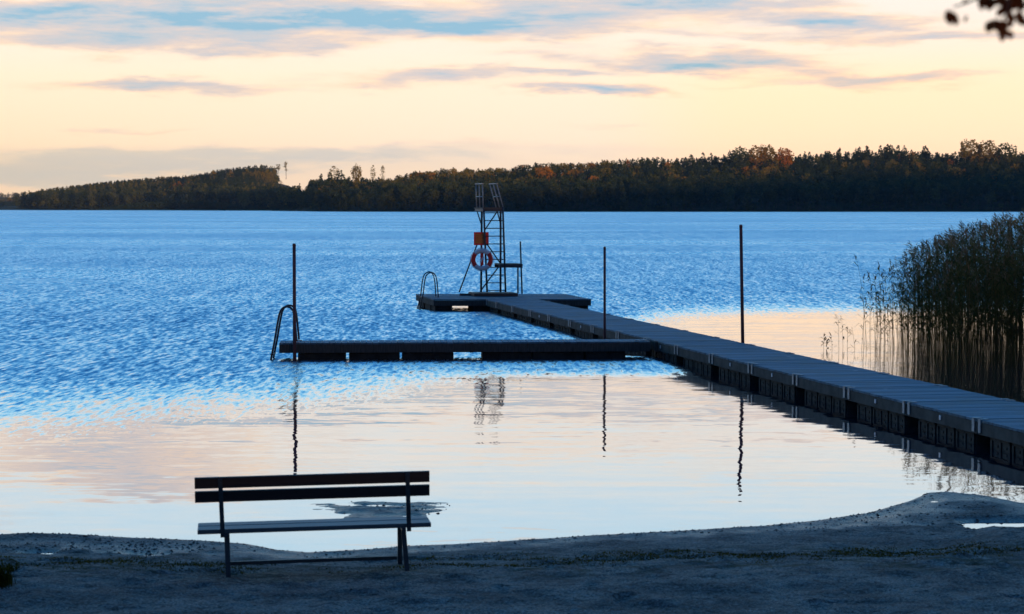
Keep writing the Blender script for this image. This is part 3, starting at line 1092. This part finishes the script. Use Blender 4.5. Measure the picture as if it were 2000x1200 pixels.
# narrow cross jetty
cl = PZ(545, 670.5, DZ)
cr_ = PZ(1288, 667.3, DZ)
cl2 = PZ(558, 666.6, DZ)
vx = (Vector((cr_.x, cr_.y, 0)) - Vector((cl.x, cl.y, 0)))
CLn = vx.length
cang = math.atan2(vx.y, vx.x)
cj = empty('side_jetty', (cl.x, cl.y, 0), cang)
tag(cj, 'narrow side jetty branching left from the long jetty, on dark floats', 'jetty')
CW = .82
L1 = CLn - .18
for q in range(3):
    planks(L1 / 3 - .003, CW, int(L1 / 3 / .125), 'x').build('deck', M['deck'], cj, loc=(q * L1 / 3, 0, 0))
    xc = (q + .5) * L1 / 3
    for yb in (.025, CW - .025):
        MB().box((xc, yb, .232), (L1 / 3 - .004, .05, .168)).build('side_beam', M['beam'], cj)
    if q == 0:
        MB().box((.03, CW / 2, .23), (.05, CW - .1, .16)).build('side_beam', M['beam'], cj)
def cx(px): return (px - 545) / (1288 - 545) * CLn
for a, b2 in ((581, 674), (680, 779), (784, 884), (941, 1036), (1039, 1140), (1143, 1222)):
    x0, x1 = cx(a), cx(b2)
    fl = MB()
    fl.box(((x0 + x1) / 2, CW / 2, -.03), (x1 - x0, CW - .12, .35))
    for q in range(4):
        fl.box((x0 + (x1 - x0) * (q + .5) / 4, .055, -.0), (.05, .02, .28))
    fl.box(((x0 + x1) / 2, .055, .10), (x1 - x0 - .02, .02, .03))
    fl.build('float', M['darkfloat'], cj)
for px in (919, 1242, 1282):
    MB().box((cx(px), -.008, .24), (.07, .016, .2)).build('joint_plate', M['beam'], cj)
for px in (1246, 1258, 1268, 1284):
    MB().box((cx(px), .2 + .05 * (px % 3), DZ + .008), (.09, .06, .012)).build('deck_bracket', M['plate'], cj)

# ------------------------------------------------------------------ mooring poles
def pole(px_t, py_t, px_b, D, r, label):
    top = P(px_t, py_t, D)
    bot = Vector(((px_b - 1000) / FPX * D, D, -.9))
    root = empty('mooring_pole', bot)
    tag(root, label, 'pole', None)
    d = top - bot
    MB().tube([(0, 0, 0), d * .5, d * .985], r, 12, r * .9).build('shaft', M['pole'], root, True)
    MB().tube([d * .985, d], r * 1.02, 12, r * .8).build('cap', M['pole'], root, True)
Dc = cl.y
pole(574.5, 476, 574.5, Dc - .12, .037, 'dark pole at the outer end of the narrow side jetty')
pole(1181, 482, 1181.5, 46.6, .030, 'dark pole in the corner between the side jetty and the long jetty')
pole(1447, 439, 1454, 43.1, .036, 'tallest dark pole, on the reed side of the long jetty')

# ------------------------------------------------------------------ swim ladders
def smooth_path(pts, n=5):
    pts = [Vector(p) for p in pts]
    out = []
    for i in range(len(pts) - 1):
        p0, p1, p2, p3 = pts[max(i - 1, 0)], pts[i], pts[i + 1], pts[min(i + 2, len(pts) - 1)]
        for k in range(n):
            t_ = k / n
            out.append(.5 * ((2 * p1) + (-p0 + p2) * t_ + (2 * p0 - 5 * p1 + 4 * p2 - p3) * t_ ** 2 + (-p0 + 3 * p1 - 3 * p2 + p3) * t_ ** 3))
    out.append(pts[-1])
    return out
def swim_ladder(path_px, D, ddx, ddy, r, label, rung_px):
    base = P(path_px[-1][0], path_px[-1][1], D)
    root = empty('swim_ladder', (base.x, base.y, DZ))
    tag(root, label, 'ladder', None)
    pts = [P(px, py, D) for px, py in path_px]
    lo = pts[0] + (pts[0] - pts[1]).normalized() * .75
    pts = [lo] + pts
    for k in (0, 1):
        o_ = Vector((ddx * k, ddy * k, 0))
        MB().tube([p + o_ for p in smooth_path(pts)], r, 8).off((base.x, base.y, DZ)).build('handrail', M['steel'], root, True)
    dirn = (pts[1] - pts[0])
    for t_ in rung_px:
        a = pts[1] - dirn.normalized() * t_
        MB().bar(a, a + Vector((ddx, ddy, 0)), .06, .025).off((base.x, base.y, DZ)).build('rung', M['steel'], root)
    br = MB()
    for k in (0, 1):
        o_ = Vector((ddx * k, ddy * k, 0))
        q = pts[-1] + o_
        br.box((q.x, q.y, DZ + .012), (.12, .09, .016))
    br.off((base.x, base.y, DZ)).build('foot_plate', M['galv'], root)
    return root
swim_ladder([(531, 693), (536.5, 665), (541, 638), (546, 613), (551.5, 603), (559, 599.5), (568, 602), (573.5, 612), (577, 640), (579.5, 667)],
            Dc + .12, -.012, .58, .021, 'curved steel swim ladder at the outer end of the narrow side jetty', (0, .28, .55))
swim_ladder([(821, 600), (826.5, 574), (829, 553), (832, 540), (837, 534.5), (843, 532.5), (849, 536), (852.5, 545), (854.5, 560), (856, 581)],
            64.1, -.09, .55, .018, 'curved steel swim ladder on the left corner of the diving platform', (-.3, 0, .28, .5))

# ------------------------------------------------------------------ diving tower
TD = 65.2
def T(px, py, dd=0.0): return P(px, py, TD + dd)
base = T(965, 574)
tower = empty('diving_tower', (base.x, base.y, DZ))
tag(tower, 'steel diving tower with ladder, railed top platform and low springboard deck', 'diving tower')
TB = Vector((base.x, base.y, DZ))
def tpart(mb, name, m_, smooth=False): return mb.off(TB).build(name, m_, tower, smooth)
DR = .75
# posts
for nm, seg, rr in (('ladder_rail', [T(944.8, 408), T(951.3, 571)], .030), ('ladder_rail', [T(982, 404), T(987.5, 571)], .030),
                    ('post', [T(941, 410, DR), T(939.6, 571, DR)], .033), ('post', [T(977.8, 408, DR), T(977.6, 571, DR)], .033)):
    tpart(MB().tube(seg, rr, 8), nm, M['steel'], True)
for k in range(11):
    t_ = (425.5 + k * 14.4 - 404) / (571 - 404)
    yy = 416 + k * 15.2
    f = (yy - 408) / 163
    a = T(944.8 + 6.5 * f, yy)
    b2 = T(982 + 5.5 * f, yy)
    tpart(MB().tube([a, b2], .016, 6), 'rung', M['steel'], True)
for a, b2 in (((948, 448, 0), (972, 412, DR)), ((951, 477, 0), (977, 514, DR)), ((975, 520, DR), (939, 568, 0)),
              ((932.5, 415, 1.05), (940.5, 440, DR)), ((971, 412, 1.05), (978, 440, DR))):
    tpart(MB().tube([T(*a), T(*b2)], .021, 6), 'brace', M['steel'], True)
tpart(MB().tube([T(940, 456, DR), T(896.8, 571, .5)], .022, 6), 'stay', M['steel'], True)
# top platform: deck runs back from the ladder rails over the water
zp = T(960, 406).z
x0, x1 = T(943.5, 406).x, T(984, 406).x
def tp(x, dd, z): return Vector((x - .191 * dd, TD + dd, z))
LT = 1.55
mb = MB()
for q in range(10):
    d0, d1 = q / 10 * LT, (q + 1) / 10 * LT - .012
    mb.prism([tp(x0, d0, 0)[:2], tp(x1, d0, 0)[:2], tp(x1, d1, 0)[:2], tp(x0, d1, 0)[:2]], zp - .03, zp + .005)
tpart(mb, 'top_deck', M['ship'])
fr_ = MB()
for x in (x0 + .03, x1 - .03):
    fr_.bar(tp(x, .02, zp - .075), tp(x, LT, zp - .075), .05, .085)
fr_.bar(tp(x0, .03, zp - .073), tp(x1, .03, zp - .073), .05, .08)
fr_.bar(tp(x0, LT - .04, zp - .073), tp(x1, LT - .04, zp - .073), .05, .08)
tpart(fr_, 'deck_frame', M['steel'])
# railings on both sides
zr = T(945, 359.5).z
for x, lean in ((x0 + .01, -.02), (x1 - .01, -.20)):
    for dd in (0.03, .62, 1.2):
        tpart(MB().tube([tp(x, dd, zp - .02), tp(x + lean, dd, zr)], .019, 7), 'railing_post', M['rail'], True)
    tpart(MB().bar(tp(x + lean, -.02, zr + .01), tp(x + lean, 1.25, zr + .01), .055, .03), 'top_rail', M['rail'])
    zm = zp + (zr - zp) * .47
    tpart(MB().tube([tp(x + lean * .47, .03, zm), tp(x + lean * .47, 1.2, zm)], .015, 6), 'mid_rail', M['rail'], True)
# low side deck
zl = T(1000, 516).z
mb = MB()
xa, xb = T(976, 516).x, T(1021, 516).x
for q in range(6):
    d0, d1 = q / 6 * .9, (q + 1) / 6 * .9 - .012
    mb.prism([tp(xa, d0, 0)[:2], tp(xb, d0, 0)[:2], tp(xb, d1, 0)[:2], tp(xa, d1, 0)[:2]], zl - .035, zl + .005)
tpart(mb, 'low_deck', M['ship'])
fr_ = MB()
fr_.bar(tp(xa, .02, zl - .075), tp(xb, .02, zl - .075), .05, .075).bar(tp(xa, .86, zl - .075), tp(xb, .86, zl - .075), .05, .075)
fr_.bar(tp(xb - .03, .05, zl - .073), tp(xb - .03, .84, zl - .073), .05, .07)
tpart(fr_, 'deck_frame', M['steel'])
tpart(MB().tube([T(1016.2, 472), T(1019.6, 574)], .026, 7), 'post', M['steel'], True)
tpart(MB().tube([T(1011.5, 518, .8), T(1011.5, 573, .8)], .026, 7), 'post', M['steel'], True)
tpart(MB().bar(T(975, 520, DR), T(988, 521, 0), .05, .05), 'brace', M['steel'])
# foot boards lying on the platform
fb = MB()
zf = DZ
p0, p1 = T(925, 576), T(1010, 576)
fb.prism([tp(p0.x, -.12, 0)[:2], tp(p1.x, -.12, 0)[:2], tp(p1.x, .95, 0)[:2], tp(p0.x, .95, 0)[:2]], zf + .004, zf + .10)
tpart(fb, 'foot_board', M['brown'])
p0 = T(897, 573)
tpart(MB().bar((p0.x, TD + .5, zf + .035), (T(926, 573).x, TD + .5, zf + .035), .1, .06), 'foot_beam', M['ship'])

# sign on the tower
sc_ = T(940, 466.5, -.0)
SY = TD + .10
sign = empty('warning_sign', (P(940, 466.5, SY).x, SY, P(940, 466.5, SY).z))
tag(sign, 'red notice board with rows of yellow lettering, fixed to the diving tower', 'sign')
sw, sh = .455, .40
board = MB().box((0, 0, 0), (sw, .018, sh)).build('board', M['red'], sign)
MB().box((-.035, -.0105, 0), (.30, .006, .31)).build('text_panel', M['signin'], board)
tx = MB()
for r in range(6):
    x = -.165
    zz = .118 - r * .047
    while x < .085 - (r % 3) * .02:
        wl = rng.uniform(.018, .05)
        # word-like strokes, too far off to read in the photograph
        nL = max(2, int(wl / .011))
        for q in range(nL):
            hgt = rng.choice([.016, .020, .024])
            tx.box((x + q * .011, -.0145, zz + (hgt - .02) / 2), (.0065, .003, hgt))
            if rng.random() < .6:
                tx.box((x + q * .011 + .004, -.0145, zz + rng.choice([-.007, 0, .007])), (.006, .0028, .005))
        x += nL * .011 + .012
tx.build('lettering', M['yellow'], board)

# lifebuoy
LC = P(941.3, 507.5, TD - .07)
buoy = empty('lifebuoy', LC)
tag(buoy, 'white lifebuoy with red bands hanging on the diving tower below the red sign', 'lifebuoy')
def ring_seg(a0, a1, R0, r0, n=14, m=10):
    mb = MB()
    pts = [(R0 * math.cos(a0 + (a1 - a0) * k / n), 0, R0 * math.sin(a0 + (a1 - a0) * k / n)) for k in range(n + 1)]
    i0 = 0
    for k in range(n + 1):
        an = a0 + (a1 - a0) * k / n
        for q in range(m):
            b3 = 2 * math.pi * q / m
            rr = R0 + r0 * math.cos(b3)
            mb.v.append(Vector((rr * math.cos(an), r0 * .8 * math.sin(b3), rr * math.sin(an))))
    for k in range(n):
        for q in range(m):
            a, b2 = k * m + q, k * m + (q + 1) % m
            mb.f.append([a, b2, b2 + m, a + m])
    mb.f.append(list(range(m))[::-1])
    mb.f.append([n * m + q for q in range(m)])
    return mb
g = R(42)
for a0, a1, mm, nm in ((-g, g, 'red', 'red_band'), (math.pi - g, math.pi + g, 'red', 'red_band'),
                       (g, math.pi - g, 'white', 'white_band'), (math.pi + g, 2 * math.pi - g, 'white', 'white_band')):
    ring_seg(a0, a1, .268, .068 if mm == 'white' else .0695).build(nm, M[mm], buoy, True)
rp = MB()
for k in range(4):
    a0 = math.pi / 4 + k * math.pi / 2
    pts = [(.345 * math.cos(a0 + t_ * 1.57) * (1 + .03 * math.sin(t_ * 3.14)), -.02, .345 * math.sin(a0 + t_ * 1.57) * (1 + .03 * math.sin(t_ * 3.14))) for t_ in np.linspace(0, 1, 10)]
    rp.tube(pts, .008, 5)
rp.build('grab_line', M['white'], buoy, True)
hk = MB()
hk.box((0, .075, .02), (.10, .05, .40))
hk.build('hanger', M['red'], buoy)
hb = MB()
hb.bar((-.055, .045, -.09), (.055, .045, .09), .05, .012, up=(0, 1, 0))
hb.build('strap', M['white'], buoy)

# ------------------------------------------------------------------ bench
bx, bD = (611 - 1000) / FPX * 17.15, 17.15
bz = H - (1124 - HOR) / FPX * bD
bench = empty('park_bench', (bx, bD, bz), R(7.5), R(-.75))
tag(bench, 'dark wooden bench on steel legs, seen from behind on the beach', 'bench')
BL = 1.892
lean = -.10
def bplank(zc_, y, name, m_, hgt, th, tilt=0.0, xo=0.0, L=BL):
    return MB().box((0, 0, 0), (L, th, hgt)).build(name, m_, bench, loc=(xo, y, zc_))
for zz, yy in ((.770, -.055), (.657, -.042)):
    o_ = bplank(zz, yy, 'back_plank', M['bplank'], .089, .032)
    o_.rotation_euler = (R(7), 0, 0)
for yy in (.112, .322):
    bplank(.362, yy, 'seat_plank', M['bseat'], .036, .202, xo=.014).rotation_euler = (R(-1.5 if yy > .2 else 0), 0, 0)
for xs__ in (-.742, .765):
    bench_support = MB().bar((xs__, -.082, .80), (xs__ + .012 * (1 if xs__ < 0 else 1), -.005, .318), .036, .014, up=(0, 1, 0)).build('back_support', M['bsteel'], bench)
    sup = bench_support
    for zz, yb in ((.770, -.088), (.657, -.066)):
        MB().tube([(xs__ + .002, yb - .012, zz), (xs__ + .002, yb + .01, zz)], .008, 6).build('bolt', M['bsteel'], sup)
for sx in (-1, 1):
    xl = -.70 if sx < 0 else .735
    MB().bar((xl, .07, .345), (xl + (.025 if sx > 0 else .008), .045, -.015), .040, .022, up=(0, 1, 0)).build('leg', M['bsteel'], bench)
    MB().bar((xl - (.008 if sx > 0 else -.004), .335, .345), (xl - (.008 if sx > 0 else -.006), .36, -.015), .038, .022, up=(0, 1, 0)).build('leg', M['bsteel'], bench)
    MB().bar((xl, -.015, .332), (xl, .375, .332), .036, .022).build('seat_bearer', M['bsteel'], bench)
MB().bar((-.68, .352, .045), (.70, .352, .045), .03, .03).build('stretcher', M['bsteel'], bench)
# ------------------------------------------------------------------ reeds
def reed_geo(x, y, z0, h, lean, az_, leaves=True, plume=True, rmul=1.0):
    V_, F_, T_ = [], [], []
    def addv(vs, fs, t_):
        k = len(V_)
        V_.extend(vs)
        F_.extend([[q + k for q in f] for f in fs])
        T_.extend([t_] * len(vs))
    dirn = np.array([math.cos(az_), math.sin(az_), 0])
    def at(t_): return np.array([x, y, z0]) + np.array([0, 0, 1]) * (h * t_) + dirn * (lean * h * t_ * t_)
    r = .0045 * rmul
    tb = rng.uniform(.35, .75)
    seg = 4
    ring = []
    for k in range(seg + 1):
        c = at(k / seg)
        rr = r * (1 - .6 * k / seg)
        ring += [c + rr * np.array([math.cos(a), math.sin(a), 0]) for a in (0, 2.094, 4.189)]
    fs = []
    for k in range(seg):
        for q in range(3):
            fs.append([k * 3 + q, k * 3 + (q + 1) % 3, k * 3 + 3 + (q + 1) % 3, k * 3 + 3 + q])
    addv(ring, fs, tb + .1)
    if leaves:
        nl = int(rng.integers(6, 10))
        for q in range(nl):
            t_ = rng.uniform(.32, .97)
            c = at(t_)
            a2 = az_ + rng.normal(0, 1.3) if rng.random() < .7 else rng.random() * 6.283
            o = np.array([math.cos(a2), math.sin(a2), 0])
            L = rng.uniform(.16, .40) * (h / 2.4) ** .5
            w_ = rng.uniform(.008, .014)
            sd_ = np.array([-o[1], o[0], 0]) * w_
            up = rng.uniform(.2, .9)
            mid = c + o * L * .5 + np.array([0, 0, L * .5 * up])
            tip = c + o * L + np.array([0, 0, L * (up * .6 - rng.uniform(0, .55))])
            addv([c - sd_ * .5, c + sd_ * .5, mid + sd_, mid - sd_], [[0, 1, 2, 3]], tb - .25 * rng.random())
            addv([mid - sd_, mid + sd_, tip + sd_ * .1, tip - sd_ * .1], [[0, 1, 2, 3]], tb - .25 * rng.random())
    if plume:
        c = at(1.0)
        a2 = az_ + rng.normal(0, .5)
        o = np.array([math.cos(a2), math.sin(a2), 0])
        for q in range(6):
            st_ = c - np.array([0, 0, .03 * q])
            L = rng.uniform(.07, .15)
            tip = st_ + o * L * rng.uniform(.4, 1) + np.array([rng.normal(0, .03), rng.normal(0, .03), L * rng.uniform(.1, 1.0)])
            sd_ = np.array([-o[1], o[0], 0]) * .011 + np.array([0, 0, .006])
            md = (st_ + tip) / 2
            addv([st_, md + sd_, tip, md - sd_], [[0, 1, 2, 3]], rng.uniform(.75, 1.0))
    return V_, F_, T_
rtop_px = [1600, 1660, 1700, 1740, 1770, 1800, 1850, 1900, 1950, 2000, 2060, 2200]
rtop_y = [650, 595, 560, 528, 508, 491, 470, 453, 443, 431, 425, 420]
RV, RF, RT, cnt = [], [], [], 0
made = 0
while made < 2700:
    D = 41.2 + 17 * rng.random() ** 1.25
    x = rng.uniform(6.6, 16)
    px = 1000 + x / D * FPX
    if px < 1672 or px > 2230:
        continue
    # ragged left edge, clumps
    dens = np.clip((px - 1688) / 170, 0.0, 1) ** 1.3
    cl_ = float(fbm(np.array([x * 1.1]), np.array([D * .8]), 2, 40)[0])
    dens *= .35 + 1.1 * max(0, cl_ - .25)
    front = 41.4 + max(0, (1790 - px)) * .045 + 1.2 * (cl_ - .5) * 3
    if D < front or rng.random() > dens + .012:
        continue
    h = H - (float(np.interp(px, rtop_px, rtop_y)) - HOR) * D / FPX
    h = min(h, 3.0 + .1 * rng.random()) * (1 - .48 * rng.random() ** 1.7) * (.93 + .17 * cl_) * (1.02)
    if D > 50:
        h = min(h, 2.9)
    if h < .5:
        continue
    v_, f_, t_ = reed_geo(x, D, -.25, h + .25, rng.uniform(.0, .16), rng.normal(2.6, .9), True, rng.random() < .75)
    RV.append(np.array(v_))
    RF.append(np.array(f_) + cnt)
    RT.append(np.array(t_))
    cnt += len(v_)
    made += 1
tag(np_mesh('reed_bed', np.concatenate(RV), np.concatenate(RF), M['reed'], np.clip(np.concatenate(RT), 0, 1)),
    'dense dark bed of tall reeds standing in the shallows beside the long jetty', 'reeds', None, 'stuff')
for px, yt, D in ((1610, 655, 46), (1617, 668, 46.5), (1627, 655, 46), (1640, 617, 46), (1648, 622, 47), (1656, 640, 46), (1672, 645, 46), (1684, 590, 46), (1688, 540, 46), (1694, 500, 46.5),
                  (1702, 560, 45.5), (1711, 535, 46), (1722, 520, 47), (1730, 560, 45)):
    x = (px - 1000) / FPX * D
    h = H - (yt - HOR) * D / FPX
    v_, f_, t_ = reed_geo(0, 0, -.3, h + .3, rng.uniform(.02, .12), rng.normal(2.4, 1.0), True, True, 1.25)
    o_ = np_mesh('reed_stalk', v_, f_, M['reed'], np.clip(t_, 0, 1), loc=(x, D, 0))
    tag(o_, 'thin reed stalk standing apart in the water left of the reed bed', 'reed', 'single reed stalks left of the reed bed')

# ------------------------------------------------------------------ beach growth and litter
GV, GF, GT, cnt = [], [], [], 0
def blade(x, y, z, h, w_, t_):
    global cnt
    a = rng.random() * 6.283
    o = np.array([math.cos(a), math.sin(a), 0])
    s_ = np.array([-o[1], o[0], 0]) * w_
    c = np.array([x, y, z - .004])
    ln = rng.uniform(.2, .9) * h
    m1 = c + o * ln * .35 + np.array([0, 0, h * .7])
    tip = c + o * ln + np.array([0, 0, h * rng.uniform(.7, 1)])
    GV.append(np.array([c - s_, c + s_, m1 + s_ * .7, m1 - s_ * .7, tip + s_ * .1, tip - s_ * .1]))
    GF.append(np.array([[0, 1, 2, 3], [3, 2, 4, 5]]) + cnt)
    GT.append(np.full(6, t_))
    cnt += 6
clumps = 0
while clumps < 330:
    px = rng.uniform(-60, 2060)
    py = rng.normal(1093, 9) + (6 if px < 800 else -6 if px > 1200 else 0)
    p = PZ(px, py, .09)
    if rng.random() > (fbm(np.array([p.x * 1.6]), np.array([p.y * 2.5]), 3, 77)[0] - .33) * 3.2:
        continue
    clumps += 1
    tt = rng.uniform(.15, .9)
    for q in range(int(rng.integers(16, 46))):
        x, y = p.x + rng.normal(0, .10), p.y + rng.normal(0, .05)
        blade(x, y, float(ground_z(x, y)), rng.uniform(.006, .020), rng.uniform(.004, .008), np.clip(tt + rng.normal(0, .15), 0, 1))
tag(np_mesh('beach_grass', np.concatenate(GV), np.concatenate(GF), M['grass'], np.concatenate(GT)), 'sparse short yellow green grass along the top of the beach', 'grass', None, 'stuff')
for (px, py, sp, nn, hh, lb) in ((-4, 1150, .05, 240, .20, 'dark green weed clump cut by the left picture edge, above the bottom corner'),
                             (20, 1108, .03, 60, .08, 'small green tuft with a pale tip beside the runnel at the left edge')):
    GV, GF, GT, cnt = [], [], [], 0
    p = PZ(px, py, .15)
    for q in range(nn):
        x, y = p.x + rng.normal(0, sp), p.y + rng.normal(0, sp)
        blade(x, y, float(ground_z(x, y)), rng.uniform(.3, 1) * hh, rng.uniform(.004, .009), np.clip(rng.normal(.35, .2), 0, 1))
    tag(np_mesh('weed_clump', np.concatenate(GV), np.concatenate(GF), M['grass'], np.concatenate(GT)), lb, 'plant')
# washed up leaves and bits
LV, LF, cnt = [], [], 0
def bit(x, y, s_):
    global cnt
    z = float(ground_z(x, y))
    if z < -.012:
        return
    z = max(z, .002)
    k = 5
    an = np.sort(rng.random(k) * 6.283)
    hgt = rng.uniform(.15, .55) * s_
    ring = np.stack([x + s_ * np.cos(an) * rng.uniform(.6, 1.3), y + s_ * np.sin(an) * rng.uniform(.5, 1), np.full(k, z - .004)], 1)
    top = np.array([[x + rng.normal(0, .2) * s_, y, z + hgt]])
    LV.append(np.concatenate([ring, top]))
    LF.append(np.array([[q, (q + 1) % k, k] for q in range(k)]) + cnt)
    cnt += k + 1
for _ in range(900):
    px = rng.uniform(-40, 2060)
    x = PZ(px, 1050, 0).x
    y = float(shore(x)) - abs(rng.normal(0, .22)) + .03
    bit(x, y, rng.uniform(.008, .026))
for _ in range(500):
    px = rng.uniform(-20, 420)
    p = PZ(px, rng.normal(1073, 7), 0)
    bit(p.x, p.y, rng.uniform(.008, .03))
for _ in range(420):
    px = rng.uniform(1500, 2050)
    p = PZ(px, rng.normal(1015, 20), 0)
    if p.y < float(shore(p.x)):
        bit(p.x, p.y, rng.uniform(.008, .032))
for _ in range(60):
    p = PZ(rng.normal(800, 80), rng.normal(993, 6), 0)
    bit(p.x, p.y, rng.uniform(.008, .03))
for _ in range(1500):
    p = PZ(rng.uniform(-40, 2050), rng.uniform(1060, 1215), .12)
    if p.y < float(shore(p.x)) - .1:
        bit(p.x, p.y, rng.uniform(.004, .016))
tag(np_mesh('leaf_litter', np.concatenate(LV), np.concatenate(LF), M['litter']), 'dark washed up leaves and bits scattered along the waterline', 'leaf litter', None, 'stuff')

# ------------------------------------------------------------------ tree by the photographer, one twig of it hangs into the picture
tx_, ty_ = 2.75, 5.2
tz_ = float(ground_z(tx_, ty_))
tree = empty('alder_tree', (tx_, ty_, tz_ - .05))
tag(tree, 'leafy tree whose dark twig hangs into the top right corner', 'tree')
TO = Vector((tx_, ty_, tz_ - .05))
tk = MB()
tk.tube(smooth_path([(0, 0, 0), (.05, .03, 1.2), (-.04, .06, 2.8), (.05, 0, 4.6), (.02, .05, 6.6)]), .15, 10, .05)
tk.build('trunk', M['bark'], tree, True)
DB = 4.5
tips = [(1857, 33), (1890, 38), (1917, 3), (1950, 45), (1962, 62), (1985, 28), (1966, 8)]
br = MB()
start = TO + Vector((0, 0, 3.0))
node = P(1975, -70, DB)
main_p = smooth_path([start, start.lerp(node, .55) + Vector((0, 0, .22)), node])
br.tube([p - TO for p in main_p], .022, 7, .008)
joint = P(1945, -30, DB)
br.tube([p - TO for p in smooth_path([node, P(1965, -45, DB), P(1925, -14, DB + .02), P(1892, 4, DB), P(1862, 14, DB)])], .005, 6, .0018)
br.tube([p - TO for p in smooth_path([P(1968, -50, DB), P(1970, -10, DB - .03), P(1968, 22, DB - .03), P(1956, 44, DB)])], .0045, 6, .0018)
br.tube([p - TO for p in smooth_path([P(1980, -66, DB), P(2010, -20, DB + .05), P(2003, 12, DB + .05), P(1990, 24, DB + .05)])], .0045, 6, .0018)
br.build('branch', M['twig'], tree, True)
def leaf(mb, c, dirn, L, w_):
    d = Vector(dirn).normalized()
    s_ = d.cross(Vector((rng.normal(0, .5), 1, rng.normal(0, .5)))).normalized()
    nrm = d.cross(s_).normalized()
    i = len(mb.v)
    prof_ = [(0, .02), (.18, .34), (.42, .5), (.68, .42), (.88, .2), (1, .01)]
    for t_, q in prof_:
        cen_ = Vector(c) + d * (L * t_) + nrm * (L * .18 * t_ * t_)
        mb.v += [cen_ - s_ * (w_ * q) + nrm * (w_ * .25 * q), cen_, cen_ + s_ * (w_ * q) + nrm * (w_ * .25 * q)]
    for k in range(len(prof_) - 1):
        for q in (0, 1):
            a = i + k * 3 + q
            mb.f.append([a, a + 1, a + 4, a + 3])
lm = MB()
for (px, py, nn, L, spread) in ((1856, 20, 3, .030, 4), (1860, 30, 2, .026, 4), (1888, 30, 1, .014, 1), (1917, -2, 3, .026, 6), (1925, -8, 3, .03, 6), (1884, 0, 1, .012, 2),
                                (1966, 2, 2, .030, 5), (1969, 18, 2, .030, 4), (1978, 26, 3, .032, 5), (1986, 22, 2, .028, 4), (1945, 38, 2, .030, 4), (1956, 44, 3, .032, 5), (1962, 56, 2, .026, 3),
                                (1998, -4, 3, .03, 8), (1980, -12, 3, .03, 8), (1950, -14, 3, .03, 8)):
    for q in range(nn):
        p = P(px + rng.normal(0, spread), py + rng.normal(0, spread * .7), DB + rng.normal(0, .02)) - TO
        leaf(lm, p, (rng.normal(-.1, .5), rng.normal(0, .3), -1), L * rng.uniform(.8, 1.15), L * rng.uniform(.6, .85))
lm.build('twig_leaves', M['leafdark'], tree, True)
cq = 5200
lob = np.stack([rng.normal(.5, 1.0, 16), rng.normal(-.6, 1.2, 16), rng.uniform(4.4, 8.0, 16)], 1)
li = rng.integers(0, 16, cq)
dvv = rng.normal(size=(cq, 3))
dvv /= np.linalg.norm(dvv, axis=1)[:, None]
cc = lob[li] + dvv * (rng.uniform(.2, 1.0, cq) ** .5 * .95)[:, None]
# keep the crown above the line of sight
lim = (H + (HOR + 90) / FPX * (cc[:, 1] + ty_)) - TO.z
cc = cc[(cc[:, 2] > lim)]
cv_, cf_ = quads(cc, np.full(len(cc), .05))
np_mesh('crown', cv_, cf_, M['leafdark'], parent=tree)

# ------------------------------------------------------------------ evening air over the lake
hz = MB()
i = 0
x0, x1, y0, y1, z0, z1 = -6200, 6200, -600, 7200, -3.0, 140.0
vs = [(x, y, z) for z in (z0, z1) for y in (y0, y1) for x in (x0, x1)]
hf = [[0, 2, 3, 1], [4, 5, 7, 6], [0, 1, 5, 4], [2, 6, 7, 3], [0, 4, 6, 2], [1, 3, 7, 5]]
hm = bpy.data.materials.new('haze')
hm.use_nodes = True
n = NT(hm.node_tree)
n.n.clear()
pv = n.add('ShaderNodeVolumePrincipled')
pv.inputs['Color'].default_value = (.62, .80, 1.0, 1)
pv.inputs['Density'].default_value = 4.0e-5
o = n.add('ShaderNodeOutputMaterial')
n.l.new(pv.outputs[0], o.inputs['Volume'])
tag(np_mesh('haze', vs, hf, hm), 'thin evening haze over the lake', None, None, 'stuff')
